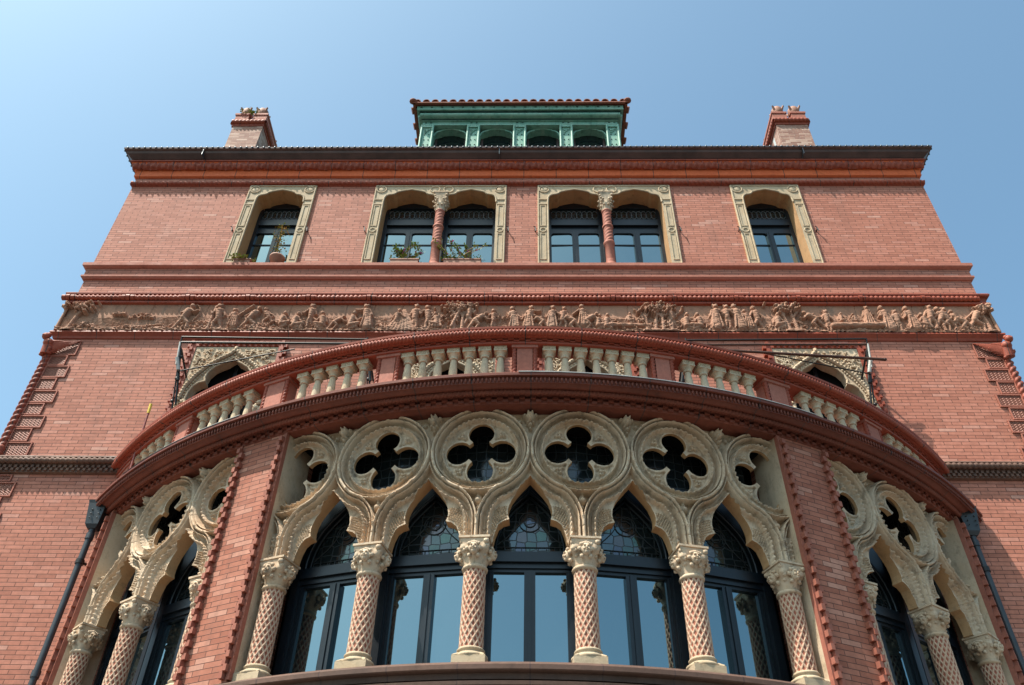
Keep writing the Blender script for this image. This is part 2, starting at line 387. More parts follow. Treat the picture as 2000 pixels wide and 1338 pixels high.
# plan of the bowed bay
YC = 4.5; X0 = 0.15; XB = 0.085
FLK = [1.0]
def flare(ph): return FLK[0]*0.33*max(0.0, abs(ph)-0.48)
def cyl(ph, Rr, z, x0=None):
    x0 = X0 if x0 is None else x0
    Rr += flare(ph)                       # the curve flattens a little towards the wall
    return (x0+Rr*math.sin(ph), YC-Rr*math.cos(ph), z)
def cylsweep(mb, prof, p0, p1, n, m=0, closed=True, x0=None, smooth=False, caps=True):
    """prof: list of (R,z) closed polygon swept along the bay arc"""
    k = len(prof)
    P = np.array([[cyl(p0+(p1-p0)*i/n, r, z, x0) for r, z in prof] for i in range(n+1)])
    if closed: mb.grid(P, m, smooth, wrap=True)
    else: mb.grid(P, m, smooth)
    if closed and caps:
        mb.add(P[0], [tuple(range(k))], m); mb.add(P[-1], [tuple(range(k))[::-1]], m)
def cylbox(mb, p0, p1, r0, r1, z0, z1, m=0, x0=None, n=1):
    cylsweep(mb, [(r0, z0), (r1, z0), (r1, z1), (r0, z1)], p0, p1, n, m, True, x0)
def rope_pts(pos, s, r, pitch, strands, nth, amp=0.2):
    """helically fluted rope surface; pos(s)->(p, normal, binormal) arrays"""
    P = []
    for q in s:
        p, a_, b_ = pos(q)
        row = []
        for k in range(nth):
            t = 2*math.pi*k/nth; rr = r*(1+amp*(abs(math.sin(strands*0.5*(t) - math.pi*q/pitch))-0.6))
            row.append(p+a_*(rr*math.cos(t))+b_*(rr*math.sin(t)))
        P.append(row)
    return np.array(P)
def cyl_rope(mb, Rr, z, r, p0, p1, pitch=0.06, strands=2, ds=0.012, nth=8, m=0, x0=None, amp=0.45):
    L_ = Rr*(p1-p0); n = max(2, int(L_/ds))
    def pos(q):
        ph = p0+q/Rr; c_ = np.array(cyl(ph, Rr, z, x0)); o = np.array([math.sin(ph), -math.cos(ph), 0.0])
        return c_, o, np.array([0, 0, 1.0])
    mb.grid(rope_pts(pos, np.linspace(0, L_, n+1), r, pitch, strands, nth, amp), m, True, wrap=True)
def line_rope(mb, p, q, r, pitch=0.06, strands=2, ds=0.012, nth=8, m=0, amp=0.45):
    p, q = np.array(p, float), np.array(q, float); d = q-p; L_ = np.linalg.norm(d); d /= L_
    a_ = np.cross(d, [0, 0, 1.0]); a_ = a_/np.linalg.norm(a_) if np.linalg.norm(a_) > 0.1 else np.array([1.0, 0, 0]); b_ = np.cross(d, a_)
    n = max(2, int(L_/ds))
    mb.grid(rope_pts(lambda s: (p+d*s, a_, b_), np.linspace(0, L_, n+1), r, pitch, strands, nth, amp), m, True, wrap=True)
HW = 7.5; BACK = 13.0
def course(mb, prof, m=0, hw=HW, back=6.0):
    """moulding (p,z) run along the front and returned along both sides"""
    rows = []
    for path in range(4):
        row = []
        for p, z in prof:
            row.append([(-hw-p, back, z), (-hw-p, -p, z), (hw+p, -p, z), (hw+p, back, z)][path])
        rows.append(row)
    mb.grid(np.array(rows), m, False, wrap=True)

# ------------------------------------------------------------------ ground
mb = MB(); mb.box(-400, 400, -400, 400, -2.3, -1.80); tag(mb.build('ground', 'roof', None), kind='structure')
mb = MB(); mb.box(-60, 60, -24, -6.5, -1.79, -1.785); tag(mb.build('road', 'road', None), kind='structure')
mb = MB(); mb.box(-60, 60, -6.5, 4, -1.79, -1.655); tag(mb.build('pavement', 'pave', None), kind='structure')

# ------------------------------------------------------------------ the building
B = thing('brick_clubhouse', 'ornate red brick clubhouse with a bowed bay of tracery windows under a balcony', 'building', (0, 3.0, -1.655))
CX = -0.022
GZ = -1.655
def mirror(iv): return [iv, (2*CX-iv[1], 2*CX-iv[0])]
SINGLE = mirror((-5.205, -3.92)); DOUBLE = mirror((-2.80, -0.31))
ARCH_C = [-4.475, -1.05, 1.02, 4.55]
holes = [(a_+.09, b_-.09, 10.73, 12.86) for a_, b_ in SINGLE+DOUBLE]+[(c_-.56, c_+.56, 6.2, 8.74) for c_ in ARCH_C]
xs = sorted({-HW, HW, *[h[0] for h in holes], *[h[1] for h in holes]}); zs = sorted({GZ, 13.72, *[h[2] for h in holes], *[h[3] for h in holes]})
mb = MB()
for x0, x1 in zip(xs, xs[1:]):
    for z0, z1 in zip(zs, zs[1:]):
        xm, zm = (x0+x1)/2, (z0+z1)/2
        if any(h[0] < xm < h[1] and h[2] < zm < h[3] for h in holes): continue
        mb.add([(x0, 0, z0), (x1, 0, z0), (x1, 0, z1), (x0, 0, z1)], [(0, 1, 2, 3)])
for sx in (-HW, HW): mb.add([(sx, 0, GZ), (sx, BACK, GZ), (sx, BACK, 13.72), (sx, 0, 13.72)], [(0, 1, 2, 3)])
mb.add([(-HW, BACK, GZ), (HW, BACK, GZ), (HW, BACK, 13.72), (-HW, BACK, 13.72)], [(0, 1, 2, 3)])
mb.add([(-HW, 0.5, GZ), (HW, 0.5, GZ), (HW, 0.5, 13.7), (-HW, 0.5, 13.7)], [(0, 1, 2, 3)], 1)
mb.add([(-HW, 0, 13.70), (HW, 0, 13.70), (HW, BACK, 13.70), (-HW, BACK, 13.70)], [(0, 1, 2, 3)], 2)
mb.build('wall', ['brick', 'dark', 'roof'], B)

# string courses
mb = MB()
course(mb, [(-.05, 10.715), (.10, 10.70), (.10, 10.635), (.085, 10.62), (.045, 10.60), (-.05, 10.60)], 0)
mb.build('sill_course', 'tc_pale', B)
mb = MB(); course(mb, [(-.05, 10.60), (.035, 10.60), (.035, 10.43), (-.05, 10.43)], 0); mb.build('brick_band', 'brick', B)
mb = MB(); course(mb, [(-.05, 10.445), (.035, 10.445), (.062, 10.43), (.062, 10.395), (.03, 10.36), (-.05, 10.36)]); mb.build('ledge_course', 'tc_pale', B)
# moulding above the frieze: lip, roped roll with bead blocks, cove
mb = MB()
course(mb, [(-.05, 9.99), (.10, 9.965), (.118, 9.94), (.112, 9.91), (.06, 9.905), (.05, 9.80), (.075, 9.785), (.07, 9.755), (.03, 9.745), (-.05, 9.745)])
for x0, x1 in [(-7.55+k*1.005, -7.55+(k+1)*1.005) for k in range(15)]:
    line_rope(mb, (x0+.09, -.075, 9.855), (x1-.09, -.075, 9.855), .045, .075, 2, .015, 8, 0, .5)
    for dx in (-.075, 0, .075): mb.bar((x0+dx-.03, -.078, 9.855), (x0+dx+.03, -.078, 9.855), .052 if dx else .06, 10, 0)
mb.build('rope_course', 'tc', B)
mb = MB()
course(mb, [(-.05, 9.13), (.075, 9.115), (.082, 9.085), (.06, 9.06), (.035, 9.03), (.02, 8.99), (-.05, 8.985)])
mb.build('frieze_sill', 'tc', B)
# string course at balcony level: left and right of the bay
for sx in (-1, 1):
    mb = MB()
    xi = X0-.06+sx*5.62
    def run(prof, m=0):
        rows = []
        for k in range(3):
            row = []
            for p, z in prof: row.append([(xi, -p, z), (sx*(HW+p), -p, z), (sx*(HW+p), 6, z)][k])
            rows.append(row)
        mb.grid(np.array(rows), m, False, wrap=True)
    run([(-.05, 6.70), (.12, 6.67), (.13, 6.645), (.08, 6.63), (.07, 6.55), (.05, 6.54), (.05, 6.44), (.02, 6.43), (-.05, 6.43)])
    line_rope(mb, (xi, -.10, 6.60), (sx*7.62, -.10, 6.60), .042, .075, 2, .014, 8, 0, .5)
    n = 26
    for k in range(n):
        xk = xi+(sx*7.57-xi)*(k+.5)/n; w_ = abs(sx*7.57-xi)/n/2
        mb.box(xk-w_/2, xk+w_/2, -.085, -.04, 6.50, 6.54); xk += w_
        mb.box(xk-w_/2, xk+w_/2, -.078, -.04, 6.455, 6.495)
    mb.build('string_course', 'tc_dark', B)

# main cornice
mb = MB(); course(mb, [(-.05, 13.06), (.02, 13.06), (.03, 13.03), (.03, 12.95), (.01, 12.93), (-.05, 12.93)])
line_rope(mb, (-7.53, -.035, 12.99), (7.53, -.035, 12.99), .045, .085, 2, .014, 8, 0, .55)
mb.build('rope_cornice', 'tc', B)
mb = MB(); course(mb, [(-.05, 13.72), (.15, 13.55), (.11, 13.42), (.05, 13.40), (.045, 13.21), (.015, 13.19), (-.05, 13.18)]); mb.build('cornice_fascia', 'tc_bright', B)
# carved ovolo under the gutter
def carved_roll(x0, x1, z0, y0, r):
    n = int((x1-x0)/.018); P = []
    for i in range(n+1):
        x = x0+(x1-x0)*i/n; row = []
        for k in range(9):
            t = math.pi*(0.05+0.9*k/8)-math.pi/2
            rr = r*(1+.20*math.sin(x*34+k*.9)*math.sin(x*21-k*1.7)+.08*math.sin(x*90))
            row.append((x, y0-rr*math.cos(t)*1.0, z0+rr*math.sin(t)*1.2))
        P.append(row)
    return np.array(P)
mb = MB(); mb.grid(carved_roll(-7.62, 7.62, 13.475, -.06, .085)); course(mb, [(-.05, 13.56), (.17, 13.56), (.17, 13.53), (-.05, 13.53)])
mb.build('carved_ovolo', 'tc', B)
mb = MB()
course(mb, [(-.3, 13.80), (.295, 13.80), (.318, 13.775), (.312, 13.74), (.265, 13.725), (.27, 13.71), (.25, 13.67), (.215, 13.64), (.16, 13.59), (-.3, 13.70)])
for sx in (-6.24, -.47, 5.35): mb.box(sx-.006, sx+.006, -.305, -.15, 13.56, 13.80, 1)
for k in range(140):
    x = -7.74+15.48*k/139; mb.ball((x, -.318, 13.757), .024, 6, 1)
for s_ in (-1, 1):
    for k in range(20): mb.ball((s_*7.818, -.25+.12*k, 13.755), .024, 6, 1)
mb.build('roof_gutter', ['gutter', 'gutter_edge'], B)

# ------------------------------------------------------------------ relief frieze
def cap(H, XX, ZZ, p, q, r0, r1, base, k=0.8):
    """raise a rounded limb between p and q in the height field H"""
    x0, x1 = min(p[0], q[0])-max(r0, r1)-.01, max(p[0], q[0])+max(r0, r1)+.01
    i0, i1 = np.searchsorted(GX, [x0, x1])
    if i1 <= i0: return
    X, Z = XX[i0:i1], ZZ[i0:i1]
    dx, dz = q[0]-p[0], q[1]-p[1]; L2 = dx*dx+dz*dz+1e-9
    t = np.clip(((X-p[0])*dx+(Z-p[1])*dz)/L2, 0, 1); r = r0+(r1-r0)*t
    d2 = ((X-p[0]-t*dx)**2+(Z-p[1]-t*dz)**2)/(r*r)
    h = np.where(d2 < 1, base+k*r*np.sqrt(np.maximum(0, 1-d2)), -1)
    H[i0:i1] = np.maximum(H[i0:i1], h)
GX = np.arange(-7.535, 7.5351, 0.0085); GZs = np.arange(9.125, 9.7551, 0.0085)
XX, ZZ = np.meshgrid(GX, GZs, indexing='ij')
def nz(X, Z, s, seed):
    r = np.random.default_rng(seed); out = np.zeros_like(X)
    for k in range(7):
        f = s*(1+.45*k); a1, a2, p1 = r.uniform(-1, 1), r.uniform(-1, 1), r.uniform(0, 6.3)
        out += np.sin(f*(X*(.6+a1)+Z*(1.2+a2))+p1)/(1+.3*k)
    return out/3
H = np.zeros_like(XX)+.006
horizon = 9.44+.02*np.sin(XX*2.1)+.012*np.sin(XX*5.3)
H += np.where(ZZ < horizon, .012+.006*np.sin((ZZ+.012*np.sin(XX*9))*190)*(.4+.6*np.sin(XX*3.1)**2), 0)
ground_h = 9.125+.045+.02*np.sin(XX*7.3)+.012*np.sin(XX*19)
H = np.maximum(H, np.where(ZZ < ground_h, .045+.012*nz(XX, ZZ, 40, 1), 0))
for x in np.arange(-7.0, 7.4, .46):          # slab joints
    H -= np.where(np.abs(XX-x-.02*np.sin(ZZ*9)) < .005, .008, 0)
def figure(x, sc=1.0, flip=1, pose='stand', robe=False, z=9.15, seed=0):
    rr = np.random.default_rng(seed+int(abs(x)*100)); J = lambda dx, dz: (x+flip*dx*sc, z+dz*sc)
    c_ = lambda p, q, r0, r1, b=.03, k=.9: cap(H, XX, ZZ, J(*p), J(*q), r0*sc, r1*sc, b, k)
    if pose in ('stand', 'walk', 'archer', 'point', 'run'):
        lean = {'stand': 0, 'walk': .02, 'archer': .05, 'point': .02, 'run': .08}[pose]
        st = {'stand': .035, 'walk': .07, 'archer': .11, 'point': .04, 'run': .13}[pose]
        hip, ch, hd = (0, .235), (lean, .375), (lean*1.5+.01, .475)
        k1 = (st*.9, .13); k2 = (-st*.6, .125)
        c_(hip, k1, .042, .03); c_(k1, (st*.8, .015), .028, .019); c_((st*.8, .012), (st*.8+.045, .005), .016, .013)
        c_(hip, k2, .042, .03, .02); c_(k2, (-st*1.25, .012), .028, .018, .02); c_((-st*1.25, .01), (-st*1.25+.04, .004), .015, .012, .02)
        c_(hip, ch, .047, .058); c_((lean-.045, .40), (lean+.05, .40), .03, .03)
        c_(ch, hd, .024, .026); c_(hd, (hd[0]+.006, hd[1]+.016), .036, .034, .04)
        c_((hd[0]+.025, hd[1]), (hd[0]+.036, hd[1]-.004), .011, .008, .045)
        c_((hd[0]-.02, hd[1]+.035), (hd[0]-.035, hd[1]+.055), .022, .012, .035)
        if pose == 'archer':
            c_((lean+.045, .405), (.13, .36), .022, .018, .045); c_((.13, .36), (.20, .39), .017, .014, .045)
            c_((lean-.04, .40), (-.05, .33), .023, .018, .04); c_((-.05, .33), (.06, .37), .018, .014, .05)
            for k in range(9):
                t0, t1 = -1.2+2.4*k/9, -1.2+2.4*(k+1)/9
                c_((.08+.14*math.cos(t0), .36+.19*math.sin(t0)), (.08+.14*math.cos(t1), .36+.19*math.sin(t1)), .010, .010, .03)
        elif pose == 'point':
            c_((lean+.04, .41), (.12, .40), .022, .018, .045); c_((.12, .40), (.19, .415), .017, .013, .045)
            c_((lean-.045, .40), (-.075, .30), .023, .018, .04); c_((-.075, .30), (-.02, .255), .017, .014, .045)
        else:
            a1 = rr.uniform(-.02, .06)
            c_((lean+.05, .40), (.085+a1, .31), .023, .018, .045); c_((.085+a1, .31), (.12+a1, .27+rr.uniform(0, .13)), .017, .013, .045)
            c_((lean-.05, .40), (-.085, .30), .023, .018, .03); c_((-.085, .30), (-.05, .24+rr.uniform(-.02, .05)), .017, .013, .03)
        if robe:
            c_((0, .26), (-.02, .06), .065, .085, .025, .6); c_((lean, .36), (-.03, .12), .06, .075, .03, .6)
            for k in range(4): c_((-.05+.03*k, .30), (-.08+.05*k, .05), .012, .014, .062, .9)
    elif pose in ('sit', 'kneel'):
        c_((0, .10), (.02, .25), .052, .055); c_((.02, .25), (.035, .34), .024, .026); c_((.035, .345), (.04, .36), .036, .034, .04)
        c_((.06, .345), (.072, .34), .011, .008, .045)
        c_((0, .09), (.13, .13), .043, .033, .04); c_((.13, .13), (.12 if pose == 'sit' else .06, .02), .03, .02, .04)
        c_((-.01, .08), (.10, .05), .042, .03, .03); c_((.10, .05), (.0, .02), .028, .02, .03)
        c_((.05, .265), (.10, .18), .023, .018, .045); c_((.10, .18), (.16, .19+rr.uniform(-.03, .06)), .017, .013, .045)
        c_((-.04, .26), (-.06, .16), .023, .018, .03); c_((-.06, .16), (.02, .13), .017, .014, .04)
        if robe:
            for k in range(4): c_((-.03+.02*k, .24), (-.08+.05*k, .03), .02, .025, .045, .8)
    elif pose == 'bend':
        c_((-.05, .20), (.07, .28), .05, .055); c_((.07, .28), (.12, .33), .025, .03); c_((.125, .335), (.135, .345), .036, .034, .04)
        c_((-.05, .19), (.02, .11), .042, .03, .04); c_((.02, .11), (-.04, .015), .028, .018, .04)
        c_((-.06, .18), (-.12, .09), .042, .03, .03); c_((-.12, .09), (-.17, .015), .026, .018, .03)
        c_((.08, .29), (.15, .21), .022, .018, .05); c_((.15, .21), (.22, .22), .017, .013, .05)
        c_((.05, .27), (-.02, .30), .02, .018, .05)
def tree(x, hgt=.52, lean=.0, spread=.2, stems=1, seed=0, z=9.14):
    rr = np.random.default_rng(seed)
    for s_ in range(stems):
        x0 = x+(s_-(stems-1)/2)*.13; xt = x0+lean+rr.uniform(-.05, .05)
        cap(H, XX, ZZ, (x0, z), (xt, z+hgt*.75), .035, .022, .03)
        for k in range(3): cap(H, XX, ZZ, (x0+(xt-x0)*.6, z+hgt*.5), (xt+rr.uniform(-.8, .8)*spread, z+hgt*.85), .016, .012, .035)
        cap(H, XX, ZZ, (x0-.05, z), (x0+.06, z+.01), .03, .03, .035)
    for k in range(int(70*spread/.2)):
        px, pz = x+lean+rr.normal(0, .55)*spread, z+hgt*.86+rr.normal(0, .05)
        if pz > 9.735: continue
        cap(H, XX, ZZ, (px, pz), (px+rr.uniform(-.03, .03), pz+rr.uniform(-.012, .012)), rr.uniform(.012, .024), .012, .05+rr.uniform(0, .03), 1.0)
def bush(x, w_, z0, h_, seed, n=40, b=.03):
    rr = np.random.default_rng(seed)
    for k in range(n):
        px = x+rr.uniform(-.5, .5)*w_; pz = z0+rr.uniform(0, 1)*h_*(1-abs(px-x)/w_)
        ang = rr.uniform(0, 3.14); l_ = rr.uniform(.02, .06)
        cap(H, XX, ZZ, (px, pz), (px+l_*math.cos(ang), pz+l_*math.sin(ang)), rr.uniform(.008, .016), .006, b+rr.uniform(-.01, .02))
tree(-7.33, .56, .12, .17, 1, 3); bush(-7.05, .4, 9.16, .14, 5); bush(-6.57, .22, 9.46, .07, 6, 24); bush(-6.2, .4, 9.38, .12, 8, 40)
cap(H, XX, ZZ, (-6.5, 9.19), (-5.8, 9.26), .012, .012, .03); bush(-6.3, .5, 9.15, .07, 9, 30)
figure(-5.5, 1.05, 1, 'archer'); cap(H, XX, ZZ, (-5.05, 9.15), (-5.02, 9.66), .03, .025, .03)
bush(-5.25, .6, 9.16, .2, 10); figure(-4.92, 1.05, -1, 'walk'); figure(-4.42, .95, 1, 'run'); figure(-4.1, .7, -1, 'run', z=9.25)
cap(H, XX, ZZ, (-4.62, 9.42), (-4.40, 9.68), .014, .012, .05)
bush(-4.0, .9, 9.16, .16, 11, 80); figure(-3.66, .95, 1, 'sit'); figure(-3.2, 1.0, -1, 'kneel'); bush(-3.4, .5, 9.15, .18, 12); figure(-2.98, .8, 1, 'bend')
figure(-2.75, 1.0, 1, 'kneel'); figure(-2.5, 1.05, -1, 'point', True); bush(-2.45, .8, 9.15, .2, 13, 60)
for k in range(8):                                   # bark tent
    cap(H, XX, ZZ, (-1.93+.005*k, 9.60), (-2.14+.06*k, 9.16), .012, .04, .03, .6)
figure(-1.72, 1.05, 1, 'stand'); figure(-1.5, 1.0, -1, 'point'); bush(-1.75, 1.0, 9.15, .1, 14, 50)
tree(-1.02, .58, .0, .24, 2, 15); bush(-1.18, .35, 9.3, .28, 16, 60, .04); cap(H, XX, ZZ, (-1.12, 9.2), (-.96, 9.72), .03, .024, .05); cap(H, XX, ZZ, (-1.03, 9.4), (-1.22, 9.70), .024, .018, .05)
figure(-.70, 1.0, 1, 'bend'); figure(-.45, .85, -1, 'stand'); bush(-.3, .9, 9.38, .08, 17, 50)
figure(-.12, .95, -1, 'walk', True); figure(.12, 1.0, 1, 'point', True); figure(.5, 1.0, 1, 'stand', True); figure(.80, .95, -1, 'bend'); figure(1.08, 1.0, 1, 'bend'); figure(1.35, .9, 1, 'kneel')
cap(H, XX, ZZ, (1.3, 9.27), (2.05, 9.25), .05, .04, .03, .7); figure(1.72, .6, 1, 'sit', z=9.3); figure(1.95, .6, -1, 'sit', z=9.3)
for k in range(4): cap(H, XX, ZZ, (1.3+.2*k, 9.36), (1.45+.2*k, 9.16), .008, .008, .06)
tree(2.2, .56, 0, .26, 4, 18); bush(2.3, .5, 9.2, .25, 19, 60)
figure(2.62, .95, 1, 'sit'); figure(2.86, .95, -1, 'sit'); bush(2.75, .6, 9.15, .3, 20, 60)
figure(3.13, 1.08, 1, 'stand', True); figure(3.48, 1.08, -1, 'point', True); figure(3.78, 1.0, -1, 'walk'); bush(4.0, .5, 9.15, .12, 21, 40)
tree(4.32, .57, -.05, .2, 2, 22); bush(4.35, .4, 9.2, .2, 23, 40); cap(H, XX, ZZ, (4.55, 9.46), (4.8, 9.45), .03, .015, .03)
figure(4.88, .85, 1, 'stand'); cap(H, XX, ZZ, (4.95, 9.25), (5.75, 9.27), .055, .05, .04, .7); figure(5.1, .6, 1, 'sit', z=9.31); figure(5.33, .55, -1, 'sit', z=9.31)
figure(5.55, .78, 1, 'stand', True, z=9.27); figure(5.83, 1.02, -1, 'walk', True); figure(6.22, 1.0, -1, 'walk', True); bush(6.3, .4, 9.15, .25, 24, 40)
figure(6.66, .95, 1, 'run'); figure(6.8, .98, -1, 'run'); figure(7.0, .9, -1, 'bend'); figure(7.2, 1.0, 1, 'run'); tree(7.40, .55, .0, .14, 1, 25); bush(7.1, .6, 9.15, .1, 26, 40)
for k, x in enumerate(np.arange(-6.0, 7.3, .34)): bush(x, .38, 9.15, .10, 100+k, 22, .015); bush(x+.17, .3, 9.36, .07, 200+k, 10, .0)
for k, (x, po) in enumerate([(-4.66, 'walk'), (-3.88, 'kneel'), (-3.42, 'stand'), (-2.02, 'walk'), (-1.36, 'sit'), (-.86, 'walk'), (.31, 'bend'), (.66, 'walk'), (.98, 'stand'), (1.22, 'sit'), (2.42, 'walk'), (3.30, 'stand'), (3.62, 'walk'), (4.08, 'sit'), (4.66, 'bend'), (5.99, 'stand'), (6.42, 'kneel'), (6.53, 'walk'), (6.92, 'walk')]):
    figure(x, .82+.06*(k % 3), 1 if k % 2 else -1, po, k % 4 == 0, 9.17+.02*(k % 3), k)
H += .004*nz(XX, ZZ, 55, 31)*(H > .02)+.003*np.abs(nz(XX, ZZ, 130, 33))*(ZZ < 9.5)
P = np.stack([XX, -H*1.55-.012, ZZ], -1)
na, nb = XX.shape
idx = np.arange(na*nb).reshape(na, nb); Q = np.stack([idx[:-1, :-1], idx[1:, :-1], idx[1:, 1:], idx[:-1, 1:]], -1).reshape(-1, 4)
fr = finish(bpy.data.meshes.new('relief_frieze'), 'relief_frieze', P.reshape(-1, 3), Q.ravel(), np.full(len(Q), 4), np.zeros(len(Q)), np.ones(len(Q)), None, ['frieze'], B, None, 'box')
for s_ in (-1, 1):
    mb = MB()
    mb.box(s_*7.49, s_*7.535, -.015, 5, 9.125, 9.755)
    for k in range(60):
        rr = random.Random(k*7+s_); mb.ball((s_*(7.50+rr.uniform(0, .05)), -.08+rr.uniform(-.03, .18), 9.66+rr.uniform(-.05, .07)), rr.uniform(.02, .042), 6)
    for k in range(5): mb.bar((s_*7.52, -.05, 9.15), (s_*(7.50+.02*k), -.06+.03*k, 9.62), .03, 8, 0, .02)
    mb.build('frieze_return', 'frieze', B)

# ------------------------------------------------------------------ quoins at the two front corners
for s_ in (-1, 1):
    k = 0
    for z1, z0 in ((8.94, 8.63), (8.63, 8.42), (8.42, 8.175), (8.175, 7.93), (7.93, 7.685), (7.685, 7.455), (7.455, 7.22), (7.22, 6.975), (6.975, 6.72), (6.42, 6.30), (6.30, 6.055), (6.055, 5.81), (5.81, 5.57), (5.57, 5.33), (5.33, 5.09), (5.09, 4.85), (4.85, 4.61), (4.61, 4.37)):
        xin = 7.02 if k % 2 == 0 else 7.12
        if k in (9, 11, 13, 15, 17): xin = 7.08
        if k in (10, 12, 14, 16): xin = 6.98
        xa, xb = sorted((s_*xin, s_*7.40))
        mb = MB(); e = .018
        mb.box(xa, xb, -.012, .05, z0+.006, z1-.006, 0)
        mb.box(xa+.002, xb-.002, -.026, -.012, z1-.006-e, z1-.008, 1); mb.box(xa+.002, xb-.002, -.026, -.012, z0+.008, z0+.006+e, 1)
        mb.box(xa+.002, xa+e, -.026, -.012, z0+.006+e, z1-.006-e, 1); mb.box(xb-e, xb-.002, -.026, -.012, z0+.006+e, z1-.006-e, 1)
        mb.build('quoin_block', ['weave', 'tc_pale'], B); k += 1
    mb = MB()
    for za, zb in ((6.90, 8.62), (4.2, 6.35)):
        line_rope(mb, (s_*7.455, -.01, za), (s_*7.455, -.01, zb), .058, .10, 2, .012, 12, 0, .45)
    mb.lathe([(.06, 6.72), (.09, 6.72), (.09, 6.76), (.07, 6.80), (.085, 6.84), (.07, 6.88), (.058, 6.90)], s_*7.455, -.02, 14)
    mb.build('corner_colonnette', 'tc', B)
    # winged figure carved at the top of the corner
    mb = MB(); cx_ = s_*7.47
    mb.bar((cx_, -.06, 8.62), (cx_, -.10, 8.78), .085, 12, 0, .075); mb.ball((cx_, -.12, 8.80), .08, 10); mb.ball((cx_+s_*.05, -.17, 8.895), .062, 10)
    mb.ball((cx_+s_*.07, -.215, 8.89), .022, 6); mb.ball((cx_+s_*.03, -.15, 8.94), .045, 8)
    for k in range(9):
        t = k/8; rr = .05-.028*t
        mb.bar((cx_-s_*.03, -.09, 8.80-.02*k), (cx_-s_*(.44-.035*k), -.035-.02*math.sin(3*t), 8.915-.030*k), rr*.7, 7, 0, .008)
    for k in range(4): mb.bar((cx_-s_*.02, -.10, 8.84-.03*k), (cx_-s_*(.2-.02*k), -.08, 8.87-.03*k), .035, 7, 0, .01)
    for k in range(12):
        rr = random.Random(k+50); mb.ball((cx_+rr.uniform(-.07, .07), -.07+rr.uniform(-.06, .03), 8.66+rr.uniform(-.06, .06)), rr.uniform(.022, .04), 6)
    mb.build('winged_figure', 'tc', B)

# ------------------------------------------------------------------ top floor windows
def arch_pts(c_, hw, zb, z_spring=12.43):
    base = [(-1, z_spring), (-.985, 12.55), (-.93, 12.615), (-.82, 12.65), (-.66, 12.665), (-.60, 12.685), (-.55, 12.72), (-.40, 12.752), (-.2, 12.78), (0, 12.805)]
    pts = [(c_+x*hw, z) for x, z in base]+[(c_-x*hw, z) for x, z in base[-2::-1]]
    return pts
def surround(mb, outer, openings):
    a_, b_ = outer; zb, zt = 10.722, 12.925
    poly = [(a_, zb), (a_, zt), (b_, zt), (b_, zb), (openings[-1][1], zb)]
    con = []
    for k, (o0, o1) in reversed(list(enumerate(openings))):
        p = arch_pts((o0+o1)/2, (o1-o0)/2, zb)[::-1]
        if k > 0: p = p[:-1]+[(o0, 12.56)]
        if k < len(openings)-1: p = [(o1, 12.56)]+p[1:]
        con += p
    con += [(openings[0][0], zb)]
    poly += con
    n_ = len(poly); V_ = [(x, -.028, z) for x, z in poly]+[(x, .33, z) for x, z in poly]
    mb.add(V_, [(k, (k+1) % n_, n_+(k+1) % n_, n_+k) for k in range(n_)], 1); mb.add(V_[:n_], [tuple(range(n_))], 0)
    for p, q in zip(con, con[1:]): mb.bar((p[0], -.03, p[1]), (q[0], -.03, q[1]), .019, 6)
    e = .018
    for p, q in (((a_+e, zb), (a_+e, zt-e)), ((a_+e, zt-e), (b_-e, zt-e)), ((b_-e, zt-e), (b_-e, zb))): mb.bar((p[0], -.03, p[1]), (q[0], -.03, q[1]), .018, 6)
    def torus(x, z, R1, r):
        n = 22
        P = [[(x+(R1+r*math.cos(2*math.pi*j/6))*math.cos(2*math.pi*i/n), -.03-r*math.sin(2*math.pi*j/6), z+(R1+r*math.cos(2*math.pi*j/6))*math.sin(2*math.pi*i/n)) for j in range(6)] for i in range(n+1)]
        mb.grid(np.array(P), 0, True, wrap=True)
    jw = openings[0][0]-a_
    for x in (a_+.125, b_-.125): torus(x, zt-.125, .09, .016); mb.ball((x, -.028, zt-.125), .075, 10, 0, (1, .22, 1))
    if len(openings) == 2:
        xm = (openings[0][1]+openings[1][0])/2
        for dx in (-.125, .125): torus(xm+dx, zt-.125, .09, .016)
    for x in (a_+jw*.52, b_-jw*.52):
        torus(x, 11.63, .052, .015)
        for z in (12.50, 12.36): mb.box(x-jw*.40, x+jw*.40, -.045, -.02, z-.012, z+.012)
        for z0, z1 in ((11.74, 12.33), (10.85, 11.54)):
            w_ = jw*.24
            for dx in (-w_, w_): mb.box(x+dx-.008, x+dx+.008, -.04, -.02, z0, z1)
            mb.box(x-w_+.008, x+w_-.008, -.04, -.02, z1-.016, z1); mb.box(x-w_+.008, x+w_-.008, -.04, -.02, z0, z0+.016)
